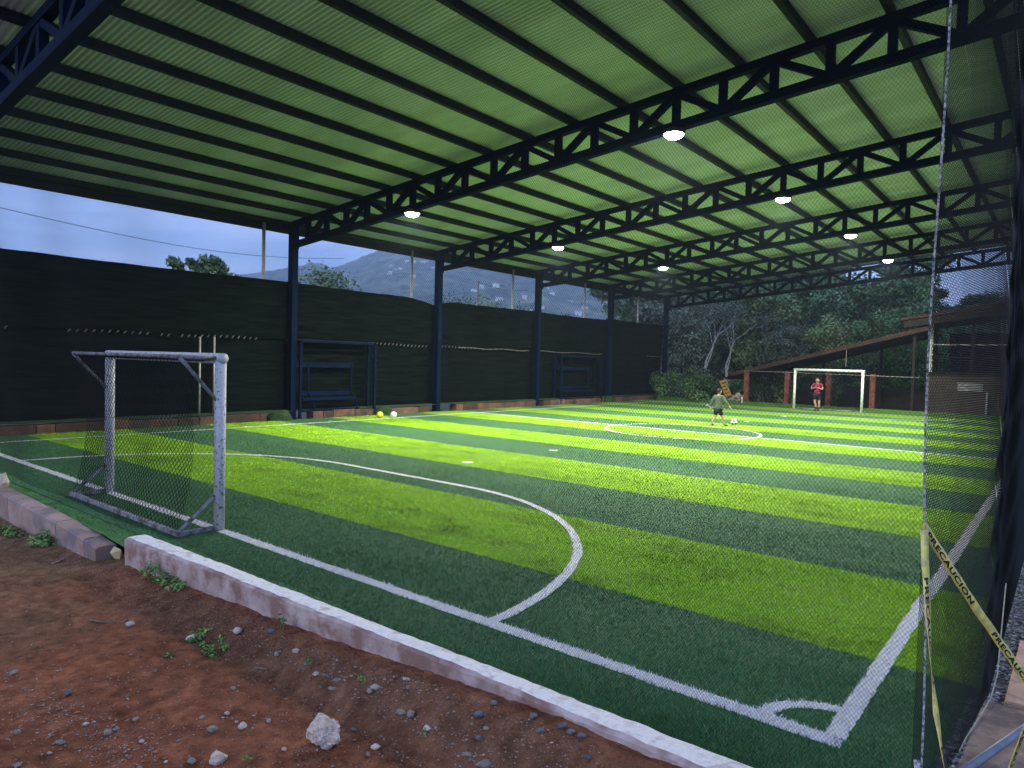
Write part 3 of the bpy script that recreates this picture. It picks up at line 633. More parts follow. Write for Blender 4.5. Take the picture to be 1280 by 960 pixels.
# ------------------------------------------------------------------ goals
def goal(cx, y, s, mw, mf, label, gw=3.12, h=2.05, dep=0.47, pr=0.062):
    t = empty('football_goal', (cx, y, 0)); tag(t, label, 'goal'); hw = gw/2
    for x in (-hw, hw):
        MB().tube([(x, 0, 0.006), (x, 0, h-pr)], pr, 14).build('post', mw, t, True)
        MB().bar((x, -s*pr*0.6, 0.035), (x, -s*dep, 0.035), 0.045, 0.05).build('base_arm', mf, t)
        MB().tube([(x, -s*pr*0.5, h-0.06), (x, -s*dep, h-0.05)], 0.022, 8).build('top_arm', mf, t, True)
        MB().tube([(x, -s*dep, h-0.06), (x, -s*pr*0.5, h-0.56)], 0.022, 8).build('top_brace', mf, t, True)
        MB().tube([(x, -s*dep, 0.05), (x, -s*pr*0.5, 0.42)], 0.024, 8).build('base_brace', mf, t, True)
    MB().tube([(-hw-pr, 0, h-pr), (hw+pr, 0, h-pr)], pr, 14).build('crossbar', mw, t, True)
    MB().bar((-hw-0.05, -s*dep, 0.04), (hw+0.05, -s*dep, 0.04), 0.05, 0.05).build('back_rail', mf, t)
    MB().tube([(-hw, -s*dep, h-0.05), (hw, -s*dep, h-0.05)], 0.022, 8).build('top_back_rail', mf, t, True)
    def bf(u, v):
        q = v/2.0; x = -hw + u; yy = -s*(dep*(1 - 0.35*np.sin(PI*q)) - 0.02*np.sin(u*5))
        return np.stack([x, yy, 0.06 + v*0.97], 1)
    V, F = strands(gw, 2.0, 0.056, 0.0075, bf, 0.12); Vs = [V]; Fs = [F]; n = len(V)
    for x in (-hw, hw):
        def sf(u, v, x=x):
            q = v/2.0; return np.stack([x + 0*u, -s*u/dep*(dep*(1 - 0.35*np.sin(PI*q))), 0.06 + v*0.97], 1)
        V2, F2 = strands(dep, 2.0, 0.056, 0.0075, sf, 0.12, (0, 1, 0), (1, 0, 0)); Vs.append(V2); Fs.append(F2+n); n += len(V2)
    V2, F2 = strands(gw, dep, 0.056, 0.0075, lambda u, v: np.stack([-hw + u, -s*v, h-0.07 - 0.03*np.sin(PI*v/dep)], 1), 0.2); Vs.append(V2); Fs.append(F2+n)
    link('goal_net', npmesh('goal_net', np.concatenate(Vs), np.concatenate(Fs)), M_gnet, t)
    return t
goal(8.70, 0.0, 1, M_white, M_frame, 'small worn white goal with grey back frame standing by the kerb')
goal(8.56, L, -1, M_white2, M_frame, 'small white goal with a red-shirted player standing in it')

# ------------------------------------------------------------------ tape, pavers, gravel edge
def text_mesh(s):
    cu = bpy.data.curves.new('ink', 'FONT'); cu.body = s; cu.size = 1.0; cu.offset = 0.04; cu.space_character = 1.12; o = bpy.data.objects.new('ink', cu); COL.objects.link(o)
    bpy.context.view_layer.update(); dg = bpy.context.evaluated_depsgraph_get(); me = o.evaluated_get(dg).to_mesh()
    V = np.array([v.co[:] for v in me.vertices]); F = [tuple(p.vertices) for p in me.polygons]
    o.evaluated_get(dg).to_mesh_clear(); bpy.data.objects.remove(o); bpy.data.curves.remove(cu); return V, F
TV, TF = text_mesh('PRECAUCION'); TV[:, 0] -= TV[:, 0].min(); TL = TV[:, 0].max(); THh = TV[:, 1].max()
def tape(pts, wv, w, label, starts, tl, slack=0.0):
    pts = [np.array(p, float) for p in pts]; cum = [0.0]
    for a, b in zip(pts, pts[1:]): cum.append(cum[-1] + np.linalg.norm(b-a))
    wvs = [np.array(v, float)/np.linalg.norm(v) for v in wv]
    def P(s, t, off=0):
        i = min(max(np.searchsorted(cum, s) - 1, 0), len(pts)-2); f = (s-cum[i])/(cum[i+1]-cum[i]); d = (pts[i+1]-pts[i]); d /= np.linalg.norm(d)
        ww = wvs[i]*(1-f) + wvs[i+1]*f; nn = np.cross(d, ww); return pts[i]*(1-f) + pts[i+1]*f + ww*t*w + nn*off
    k = int(cum[-1]/0.03); V = []; 
    for i in range(k+1): s = cum[-1]*i/k; V += [P(s, -0.5 + 0.04*math.sin(i)), P(s, 0.5 + 0.03*math.sin(i*1.3)), P(s, 0.5 + 0.03*math.sin(i*1.3), 0.0006), P(s, -0.5 + 0.04*math.sin(i), 0.0006)]
    F = [(i*4+j, i*4+(j+1) % 4, (i+1)*4+(j+1) % 4, (i+1)*4+j) for i in range(k) for j in range(4)]
    o = link('caution_tape', npmesh('caution_tape', V, F), M_tape); tag(o, label, 'tape', 'caution tapes at the corner')
    for s0 in starts:
        for side in (-1, 1):
            VV = []
            for (x, y, z) in TV:
                s = s0 + x/TL*tl
                VV.append(P(min(max(s, 0), cum[-1]), (y/THh - 0.5)*0.56*side, 0.0022 if side > 0 else -0.0016))
            me = bpy.data.meshes.new('lettering'); me.from_pydata([tuple(map(float, v)) for v in VV], [], TF); me.update(); link('lettering', me, M_ink, o)
a = at_y(1153, 655, NY - 0.03); b = at_d(1280, 846, 3.15); e = b + (b-a)*0.25
tape([a, a*0.5+b*0.5 - np.array((0, 0, 0.015)), b, e], [RT*0.6+UP*0.6, RT*0.7+UP*0.5, RT*0.7+UP*0.5, RT*0.7+UP*0.5], 0.037, 'yellow and black caution tape running from the rope out over the side net', [0.05, 0.66], 0.42)
pts = [at_y(px, py_, NY - 0.02 - 0.05*k) for k, (px, py_) in enumerate([(1155, 662), (1157, 715), (1160, 770), (1164, 835), (1170, 890), (1181, 965), (1183, 985)])]
tape(pts, [RT, RT*0.9+FW*0.2, RT*0.9+FW*0.4, RT*0.5+FW*0.8, RT*0.9+FW*0.4, RT*0.4+FW*0.8, RT], 0.036, 'twisted yellow caution tape hanging down along the rope', [0.2, 0.85], 0.42)
pts = [at_d(1286, 897, 2.6), at_d(1262, 962, 2.6), at_d(1250, 1000, 2.6)]
tape(pts, [RT*0.8+FW*0.5]*3, 0.05, 'short piece of yellow caution tape crossing the blue-grey bar', [0.02], 0.3)
p = at_z(1210, 960, 0.05); q = at_z(1276, 914, 0.10); e = p + (q-p)*2.2
tag(MB().tube([p - (q-p)*0.25, q, e], 0.021, 10).build('bar', M_bar, None, True), 'blue-grey metal bar lying across the brown paver', 'bar')
def slab(x0, x1, y0, y1, z, m, label, sk=0.0):
    mb = MB().add([(x0, y0, -0.2), (x1, y0, -0.2), (x1+sk, y1, -0.2), (x0+sk, y1, -0.2), (x0, y0, z), (x1, y0, z), (x1+sk, y1, z+0.01), (x0+sk, y1, z+0.01)], [(0,3,2,1),(4,5,6,7),(0,1,5,4),(1,2,6,5),(2,3,7,6),(3,0,4,7)])
    return tag(mb.build('edging_paver', m, None, bevel=0.012), label, 'paver')
slab(17.46, 17.95, -0.35, 1.10, 0.02, M_paver2, 'dark brown paver under the blue-grey bar', 0.05)
slab(17.615, 18.02, 1.12, 2.36, 0.05, M_paver, 'orange-tan paver edging beside the gravel', 0.02)
slab(17.66, 18.06, 2.39, 3.8, 0.05, M_paver, 'orange-tan paver edging, second one beyond the brown paver', 0.02)
def pebbles(name, pos, sz, cols, flat=0.6):
    n = len(pos); base = np.array([(1, 0, 0), (-1, 0, 0), (0, 1, 0), (0, -1, 0), (0, 0, 1), (0, 0, -1), (.6, .6, .5), (-.6, .6, .45), (.6, -.6, .5), (-.6, -.6, .45)], float)
    F0 = np.array([(4, 6, 7), (4, 7, 9), (4, 9, 8), (4, 8, 6), (0, 6, 8), (1, 9, 7), (2, 7, 6), (3, 8, 9), (0, 2, 6), (2, 1, 7), (1, 3, 9), (3, 0, 8), (5, 2, 0), (5, 1, 2), (5, 3, 1), (5, 0, 3)])
    Vv = base[None]*rng.uniform(0.65, 1.2, (n, 10, 1)); Vv = Vv*np.stack([np.ones(n), rng.uniform(0.55, 0.95, n), flat*rng.uniform(0.6, 1.1, n)], 1)[:, None, :]
    a = rng.uniform(0, 2*PI, n); c, s = np.cos(a)[:, None], np.sin(a)[:, None]
    X = Vv[:, :, 0]*c - Vv[:, :, 1]*s; Yv = Vv[:, :, 0]*s + Vv[:, :, 1]*c; Vv = np.stack([X, Yv, Vv[:, :, 2]], 2)*np.asarray(sz)[:, None, None] + np.asarray(pos)[:, None, :]
    me = npmesh(name, Vv.reshape(-1, 3), (F0[None] + (np.arange(n)*10)[:, None, None]).reshape(-1, 3))
    at = me.attributes.new('tint', 'FLOAT_COLOR', 'POINT'); C = np.ones((n, 10, 4), np.float32); C[:, :, :3] = np.asarray(cols)[:, None, :]; at.data.foreach_set('color', C.ravel())
    return me
n = 2600; yy = rng.uniform(0.0, 9.0, n)**1.0; xx = 17.50 + rng.random(n)*np.where(yy < 1.1, 0.05 + 0.0*yy, 0.15); k = ~((yy < 1.1) & (xx > 17.47+0.05*yy/1.1)); 
xx = np.where(yy < 1.1, 17.40 + rng.random(n)*0.08 + 0.04*yy, xx)
pos = np.stack([xx, yy, 0.0 + rng.random(n)*0.025], 1); g = rng.uniform(0.06, 0.30, n); cols = np.stack([g, g, g*1.04], 1)
tag(link('gravel_strip', pebbles('gravel_strip', pos, rng.uniform(0.008, 0.024, n), cols), M_gravel), 'grey gravel strip between the side net and the pavers', 'gravel', kind='stuff')
tag(MB().box((17.505, -0.4, -0.3), (17.70, 33.2, -0.012)).build('gravel_bed', M_gravel and mat('gravel_bed', (0.07, 0.07, 0.07), (0.16, 0.16, 0.165), scale=40, rough=0.95, bump=1.0, bscale=90)), 'grey gravel bed under the side net', 'gravel bed', kind='structure')
tag(MB().box((17.71, -0.34, -0.35), (30.0, 33.2, -0.03)).build('side_path', mat('side_path', (0.16, 0.12, 0.09), (0.24, 0.18, 0.14), scale=3, rough=0.95, bump=0.5)), 'earth path outside the side net', 'path', kind='structure')

# ------------------------------------------------------------------ stones, weeds on the dirt
import bmesh
def rock_mesh(seed, sub=2, jag=0.25, fl=0.6, el=0.7):
    bm = bmesh.new(); bmesh.ops.create_icosphere(bm, subdivisions=sub, radius=1.0); r = np.random.default_rng(seed)
    pl = [(Vector(r.normal(size=3)).normalized(), r.uniform(0.62, 0.95)) for _ in range(9)]; ph = r.uniform(0, 9, 3)
    for v in bm.verts:
        c = v.co.normalized()
        for nrm, dd in pl:
            e = v.co.dot(nrm)
            if e > dd: v.co -= nrm*(e-dd)*0.9
        v.co *= 1 + jag*(math.sin(c.x*4+ph[0])*math.sin(c.y*4.3+ph[1])*math.sin(c.z*3.7+ph[2])) + jag*0.15*float(r.normal())
        v.co.y *= el; v.co.z *= fl
    me = bpy.data.meshes.new('stone'); bm.to_mesh(me); bm.free(); return me
def stone(px, py, wpx, m, label, seed, group=None, fl=0.6, el=0.75, sub=2, jag=0.22, lift=0.25):
    x, y, z = at_dirt(px, py); dist = float(np.dot(np.array((x, y, z)) - CAM, FW)); s = wpx/FPX*dist/2
    me = rock_mesh(seed, sub, jag, fl, el); zmin = min(v.co.z for v in me.vertices)
    for p_ in me.polygons: p_.use_smooth = (jag < 0.2)
    o = link('stone', me, m, None, (x, y, z - zmin*s*(1-lift)), random.uniform(-0.5, 0.9)); o.scale = (s, s, s); tag(o, label, 'stone', group); return o
stone(407, 928, 46, M_rock, 'large pale knobbly rock lying on the red dirt', 3, fl=0.72, el=0.85, sub=4, jag=0.30, lift=0.2)
ys = stone(137, 699, 19, M_ystone, 'upright yellow stone at the end of the concrete kerb', 5, fl=1.2, el=0.75, jag=0.34, sub=1, lift=0.1); ys.location = (10.02, -1.0, float(dirt_z(10.02, -1.0)) + 0.10); ys.rotation_euler = (0.2, -0.25, 0.4)
o = stone(2, 606, 22, M_tanst, 'round tan stone standing on the clay block kerb', 9, fl=0.95, el=0.8, jag=0.24); pz = at_y(1, 597, -1.02); o.location = (pz[0], -1.03, 0.13); o.scale = (0.14, 0.14, 0.14)
G = 'loose stones on the dirt'
for i, (px, py, w) in enumerate([(163, 783, 12), (297, 793, 16)]):
    stone(px, py, w, M_tanst, ['rounded pale stone alone on the grey-brown dirt below the clay block kerb', 'rounded pale stone at the tip of the weed patch'][i], 20+i, G, fl=0.65, jag=0.08, lift=0.2)
stone(241, 801, 18, M_tanst, 'rounded tan stone half inside the weed patch', 31, G, fl=0.55, jag=0.08)
stone(86, 868, 11, M_blue_st, 'dark slate-blue stone among the gravel patch', 33, G)
stone(75, 930, 15, M_stone, 'pale oblong stone flat on the dirt below the gravel patch', 34, G, fl=0.4, el=0.4)
stone(513, 890, 14, M_stone, 'round grey stone standing on a dark one beside the gravel drift', 35, G, fl=0.75)
stone(55, 682, 26, M_tanst, 'long pale curved stone under the weed by the clay blocks', 36, G, fl=0.35, el=0.4)
stone(350, 783, 10, M_blue_st, 'small slate-blue stone in the pebble patch below the seedling', 37, G)
lab = 'small loose grey stone lying on the red dirt'
for i, (px, py, w) in enumerate([(502, 909, 15), (607, 925, 20), (533, 922, 12), (610, 946, 13), (585, 943, 13), (470, 937, 13), (442, 913, 10), (415, 878, 12), (468, 857, 14), (462, 866, 12), (405, 852, 10), (395, 854, 11), (420, 847, 9), (292, 862, 10), (303, 910, 15), (265, 914, 14), (253, 899, 9), (284, 893, 9), (240, 953, 14), (336, 902, 10), (272, 953, 26), (175, 962, 12), (18, 842, 12), (38, 652, 0), (135, 918, 13), (145, 913, 9), (177, 928, 9), (62, 943, 9), (22, 917, 10), (108, 906, 8), (170, 900, 9), (345, 833, 10), (370, 815, 11), (384, 830, 9), (500, 968, 12), (355, 938, 9), (22, 958, 12), (460, 945, 10), (508, 850, 11), (510, 860, 11), (608, 903, 9), (640, 958, 12)]):
    if w: stone(px, py, w, [M_stone, M_stone, M_tanst][i % 3], lab if i % 3 != 2 else 'small loose tan stone lying on the red dirt', 50+i, G + (' grey' if i % 3 != 2 else ' tan'), fl=random.uniform(0.35, 0.65), el=random.uniform(0.5, 0.9))
lab = 'small slate-blue stone tucked under the concrete kerb'
for i, (px, py, w) in enumerate([(634, 868, 15), (646, 874, 12), (684, 887, 12), (692, 899, 12), (712, 905, 14), (701, 910, 11), (725, 908, 13), (745, 923, 12), (733, 918, 12), (778, 934, 11), (626, 876, 10), (797, 940, 9), (755, 925, 9)]):
    stone(px, py, w, M_blue_st, lab, 120+i, 'slate stones under the kerb', fl=0.6)
# gravel scattered over the dirt (nobody could count it)
pp = []
cl_ = [(70, 890, 60, 26, 420), (160, 930, 60, 28, 380), (430, 860, 40, 24, 130), (470, 900, 60, 30, 150), (330, 810, 40, 25, 100), (560, 920, 60, 26, 220), (640, 935, 70, 18, 260), (110, 700, 60, 14, 120), (300, 860, 150, 60, 160), (520, 845, 60, 22, 120)]
for cx, cy_, sx, sy, k in cl_:
    for _ in range(k):
        px, py_ = random.gauss(cx, sx*0.6), random.gauss(cy_, sy*0.6)
        if py_ > 1010: continue
        pp.append(at_dirt(px, py_))
for _ in range(4200): pp.append(at_dirt(random.uniform(-60, 760), 690 + 320*random.random()**0.8))
pos = np.array(pp); pos = pos[pos[:, 1] < kerb_in(pos[:, 0]) - 0.28]; n = len(pos); sz = rng.uniform(0.003, 0.0095, n)*np.where(rng.random(n) < 0.08, 1.8, 1.0)
g = rng.uniform(0.12, 0.36, n); cols = np.stack([g*0.95, g*0.84, g*0.76], 1); rd = rng.random(n) < 0.62; cols[rd] = np.stack([0.26*np.ones(rd.sum()), 0.11*np.ones(rd.sum()), 0.07*np.ones(rd.sum())], 1)*rng.uniform(0.5, 1.1, rd.sum())[:, None]
pos[:, 2] += sz*0.15
tag(link('dirt_gravel', pebbles('dirt_gravel', pos, sz, cols, 0.5), M_gravel), 'fine gravel and clods scattered over the red dirt', 'gravel', kind='stuff')

n = 11000; cx_ = rng.uniform(5.5, 17.2, n); cyy = -1.08 - 3.9*rng.random(n)**1.2; sz = rng.uniform(0.003, 0.010, n)*np.where(rng.random(n) < 0.05, 2.0, 1.0)
pos = np.stack([cx_, cyy, dirt_z(cx_, cyy) + sz*0.1], 1); w_ = rng.uniform(0.55, 1.15, n)[:, None]
tag(link('dirt_clods', pebbles('dirt_clods', pos, sz, np.array([[0.25, 0.10, 0.055]])*w_*np.where(rng.random(n)[:, None] < 0.25, np.array([[0.75, 1.25, 1.5]]), 1.0), 0.7), M_gravel), 'crumbly red-brown soil clods strewn over the dirt', 'clods', kind='stuff')

def leaf_cloud(name, centres, radii, n, lsize, seed, shell=0.55, flat=1.0, aspect=0.55, up=0.3):
    r = np.random.default_rng(seed); k = len(centres); ci = r.integers(0, k, n); d = r.normal(size=(n, 3)); d /= np.linalg.norm(d, axis=1)[:, None]
    rad = (shell + (1-shell)*r.random(n)**0.6)*r.uniform(0.75, 1.08, n); C = np.array(centres)[ci]; R_ = np.array(radii)[ci]
    P = C + d*(rad*R_)[:, None]*np.array((1, 1, flat))
    nrm = d*0.7 + r.normal(size=(n, 3))*0.6 + np.array((0, 0, up)); nrm /= np.linalg.norm(nrm, axis=1)[:, None]
    t = np.cross(nrm, r.normal(size=(n, 3))); t /= np.linalg.norm(t, axis=1)[:, None]; b = np.cross(nrm, t)
    s = lsize*r.uniform(0.6, 1.4, n)[:, None]; bend = nrm*s*0.25
    V = np.stack([P - t*s, P - b*s*aspect + bend, P + t*s, P + b*s*aspect + bend], 1).reshape(-1, 3)
    me = npmesh(name, V, np.arange(4*n).reshape(-1, 4)); tn = r.uniform(0.65, 1.35, k)[ci]*r.uniform(0.75, 1.25, n)
    cc = np.stack([tn*r.uniform(0.9, 1.15, n), tn, tn*r.uniform(0.85, 1.05, n), np.ones(n)], 1)
    at = me.attributes.new('tint', 'FLOAT_COLOR', 'POINT'); at.data.foreach_set('color', np.repeat(cc, 4, 0).astype(np.float32).ravel()); return me
def weed(px, py, rx, h, n, ls, label, seed, stem=0.0):
    x, y, z = at_dirt(px, py); t = empty('weed', (x, y, z)); tag(t, label, 'weed'); r = random.Random(seed)
    cs = [(r.uniform(-rx, rx), r.uniform(-rx, rx)*0.35, stem + h*r.uniform(0.3, 0.9)) for _ in range(max(3, int(rx*60)))]
    link('leaves', leaf_cloud('leaves', cs, [h*0.7+0.01]*len(cs), n, ls, seed, 0.2, 0.7, 0.5, 0.8), M_weed, t)
    mb = MB()
    for c in cs: mb.tube([(c[0]*0.6, c[1]*0.6, -0.01), c], 0.0025, 5)
    tag(mb.build('stems', M_weed2, t), kind='stuff')
for i, (p0, p1, lb) in enumerate((((112, 776), (146, 779), 'thin dark twig lying below the round pale stone'), ((80, 699), (104, 696), 'pale thin stick lying near the clay blocks'), ((318, 836), (334, 838), 'short grey stick among the pebbles on the red dirt'))):
    a = at_dirt(*p0); b = at_dirt(*p1); m_ = [(a[k]+b[k])/2 for k in range(3)]; m_[2] = float(dirt_z(m_[0], m_[1]))
    tag(MB().tube([(a[0], a[1], a[2]+0.008), (m_[0]+0.01, m_[1], m_[2]+0.012), (b[0], b[1], b[2]+0.008)], [0.007, 0.006, 0.003], 6).build('twig', M_bark if i != 1 else M_tanst, None, True), lb, 'twig')
M_weed2 = mat('weed_stem', (0.08, 0.12, 0.04), rough=0.7)
weed(262, 806, 0.30, 0.045, 620, 0.014, 'low green weed patch between two rounded stones', 1)
weed(210, 820, 0.04, 0.02, 40, 0.012, 'tiny green weed sprig left of the weed patch', 2)
weed(225, 728, 0.28, 0.06, 240, 0.020, 'grey-green weed spreading at the foot of the concrete kerb', 3)
weed(242, 712, 0.07, 0.16, 90, 0.022, 'taller green weed climbing the face of the concrete kerb', 4)
weed(361, 785, 0.03, 0.03, 14, 0.022, 'pale yellow-green seedling by the concrete kerb', 5, 0.07)
weed(74, 676, 0.22, 0.13, 300, 0.024, 'dark green weed against the clay block kerb', 6)
weed(14, 668, 0.3, 0.07, 240, 0.024, 'low dark weed growing at the clay blocks by the tan stone', 7)
weed(450, 848, 0.05, 0.035, 26, 0.012, 'small green weed among the grey pebbles', 8)
weed(385, 825, 0.05, 0.03, 22, 0.012, 'small green weed below the seedling', 9)
weed(533, 918, 0.03, 0.02, 14, 0.01, 'tiny green weed between grey stones', 10)
weed(310, 953, 0.05, 0.03, 18, 0.012, 'tiny weed sprig left of the large pale rock', 11)

# ------------------------------------------------------------------ far end: red posts, shed, building
for i, (x, lb) in enumerate(((4.04, 'beside the rubble heap'), (6.21, 'second from the rubble heap'), (8.26, 'behind the red-shirted player'), (10.29, 'beyond the goal, second from the brown wall'))):
    mb = MB().box((x-0.12, 33.2, -0.4), (x+0.12, 33.44, 1.86)); tag(mb.build('red_post', M_redpost, None, bevel=0.02), 'red-brown fence post ' + lb, 'post', 'red posts behind the goal')
mb = MB(); mb.tube([(3.95, 33.19, 1.84), (6.2, 33.19, 1.83), (8.3, 33.19, 1.80), (12.3, 33.19, 1.76)], 0.014, 6); tag(mb.build('fence_wire', M_galv, None, True), 'thin pale wire strung along the tops of the red posts', 'wire')
V, F = strands(8.3, 1.62, 0.07, 0.004, lambda u, v: np.stack([4.05 + u, 33.46 + 0*u, 0.18 + v], 1), 0.8)
tag(link('wire_fence', npmesh('wire_fence', V, F), M_net), 'dark wire mesh fence behind the red posts', 'fence')
shed = empty('lean_to_shed', (7.5, 36, 0)); tag(shed, 'open lean-to shed with long sloping rusty sheet roof behind the red posts', 'shed')
def part(o, parent):
    o.parent = parent; o.matrix_parent_inverse = Matrix.Translation(-Vector(parent.location)); return o
def sz_(x): return 1.98 + (x-4.0)*0.262
xs = np.arange(2.6, 12.6, 0.125); V = []
for yy in (33.62, 36.2, 39.0):
    for i, x in enumerate(xs): V.append((x, yy, sz_(x) + (0.03 if i % 2 else 0) - 0.06*math.sin((x-2.6)/10*PI) + (0.0 if x > 3.2 else -(3.2-x)*0.5)))
k = len(xs); part(link('roof_sheet', npmesh('roof_sheet', V, [(r*k+i, r*k+i+1, (r+1)*k+i+1, (r+1)*k+i) for r in range(2) for i in range(k-1)]), M_rust), shed)
part(MB().bar((3.0, 33.60, sz_(3.0)-0.10), (12.5, 33.60, sz_(12.5)-0.10), 0.05, 0.20).build('fascia', M_rust), shed)
for yy in (33.75, 36.0, 38.6): part(MB().bar((3.3, yy, sz_(3.3)-0.15), (12.4, yy, sz_(12.4)-0.15), 0.10, 0.18).build('rafter', M_beam), shed)
for j in range(7):
    x = 4.0 + 1.3*j; part(MB().box((x-0.04, 33.65, sz_(x)-0.10), (x+0.04, 38.9, sz_(x)-0.04)).build('purlin', M_beam), shed)
for x in (3.6, 6.6, 9.6, 12.2): part(MB().box((x-0.07, 38.5, -0.4), (x+0.07, 38.64, sz_(x)-0.2)).build('rear_post', M_beam), shed)
for x in (11.9,): part(MB().box((x-0.06, 33.9, -0.4), (x+0.06, 34.02, sz_(x)-0.2)).build('front_post', M_beam), shed)
part(MB().tube([(8.95, 33.66, sz_(8.95)-0.2), (8.95, 33.66, 2.2)], 0.012, 6).build('hanging_rod', M_galv), shed)
part(MB().box((3.2, 39.0, -0.4), (12.3, 39.08, 1.1)).build('back_wall', M_beam), shed)
# building
bd = empty('brown_building', (16, 38, 0)); tag(bd, 'dark two-level open building with brown lower wall behind the side net', 'building')
part(MB().box((12.45, 34.3, -0.4), (15.3, 34.5, 1.90)).build('lower_wall', M_wallb), bd)
part(MB().box((15.304, 34.32, -0.4), (24.0, 34.5, 1.95)).build('red_lower_wall', M_wallr), bd)
part(MB().box((12.4, 34.25, 1.90), (24.0, 41.0, 2.05)).build('upper_floor', M_beam), bd)
for x in (12.55, 14.2, 16.4, 18.8): part(MB().box((x-0.06, 34.34, 2.05), (x+0.06, 34.46, 4.5 + (x-11.5)*0.15)).build('upper_post', M_galv if x < 13 else M_beam), bd)
for z in (2.75, 3.35): part(MB().tube([(12.6, 34.4, z), (18.8, 34.4, z)], 0.03, 8).build('rail', M_galv if z > 3 else M_beam), bd)
for x in np.arange(12.9, 18.7, 0.42): part(MB().box((x-0.015, 34.39, 2.05), (x+0.015, 34.41, 3.3)).build('baluster', M_beam), bd)
V = [(11.4, 33.3, 4.46), (24, 33.3, 6.35), (24, 42, 6.35), (11.4, 42, 4.46), (11.4, 33.3, 4.6), (24, 33.3, 6.5), (24, 42, 6.5), (11.4, 42, 4.6)]
part(MB().add(V, [(0,3,2,1),(4,5,6,7),(0,1,5,4),(1,2,6,5),(2,3,7,6),(3,0,4,7)]).build('roof', M_rust), bd)
part(MB().bar((11.5, 33.45, 4.28), (24, 33.45, 6.15), 0.1, 0.32).build('eave_beam', M_beam), bd)
part(MB().box((11.68, 33.6, 3.95), (11.78, 33.7, 4.5)).build('roof_prop', M_rust), bd)
part(MB().box((12.5, 40.8, 2.05), (24, 40.95, 4.2)).build('rear_wall', M_beam), bd)
p = at_y(1197, 478, 34.2); q = at_y(1228, 490, 34.2)
sg = empty('wall_sign', (p[0], 34.27, q[2])); tag(sg, 'faded white rectangular sign on the brown wall', 'sign')
part(MB().box((p[0], 34.255, q[2]), (q[0], 34.285, p[2])).build('panel', M_sign), sg)
part(MB().box((p[0]+0.03, 34.25, q[2]+0.04), (p[0]+0.42*(q[0]-p[0]), 34.256, p[2]-0.04)).build('print', mat('faded_print', (0.16, 0.15, 0.14), (0.45, 0.45, 0.44), scale=9, rough=0.7)), sg)
tag(MB().box((14.82, 34.1, -0.05), (14.9, 34.18, 1.2)).build('wall_post', M_galv), 'thin pale post in front of the brown wall under the sign', 'post')
# rubble and leaning timber by the first red post
pos = []; 
for k in range(150):
    r = abs(random.gauss(0, 0.5)); a = random.uniform(0, 2*PI); h = max(0, 0.62 - r*0.55)
    pos.append((3.35 + r*math.cos(a)*0.8, 34.0 + r*math.sin(a)*0.5, -0.05 + h*random.uniform(0.75, 1)))
pos = np.array(pos); g = rng.uniform(0.30, 0.55, len(pos)); me = pebbles('rubble', pos, rng.uniform(0.06, 0.15, len(pos)), np.stack([g*1.05, g*0.95, g*0.78], 1), 0.7)
tag(link('rubble_heap', me, M_gravel), 'heap of pale broken rubble beside the first red post', 'rubble', kind='stuff')
lp = empty('leaning_pallet', (2.95, 33.6, 0.35)); tag(lp, 'orange timber pallet propped up at the low end of the rusty roof', 'pallet')
tl = Matrix.Rotation(-0.42, 4, 'Y')
for j in range(5):
    o = MB().box((-0.17, 0.0, 0.06 + j*0.2), (0.17, 0.03, 0.20 + j*0.2)).build('slat', M_wood, lp); o.matrix_local = tl
for x in (-0.14, 0.14):
    o = MB().box((x-0.03, 0.032, 0.0), (x+0.03, 0.10, 1.05)).build('runner', M_wood, lp); o.matrix_local = tl
tag(MB().tube([(4.0, 32.85, 0.0), (4.0, 32.85, 0.42)], 0.03, 8).build('marker_post', M_white2, None, True), 'short white marker post in the turf edge before the first red post', 'marker')

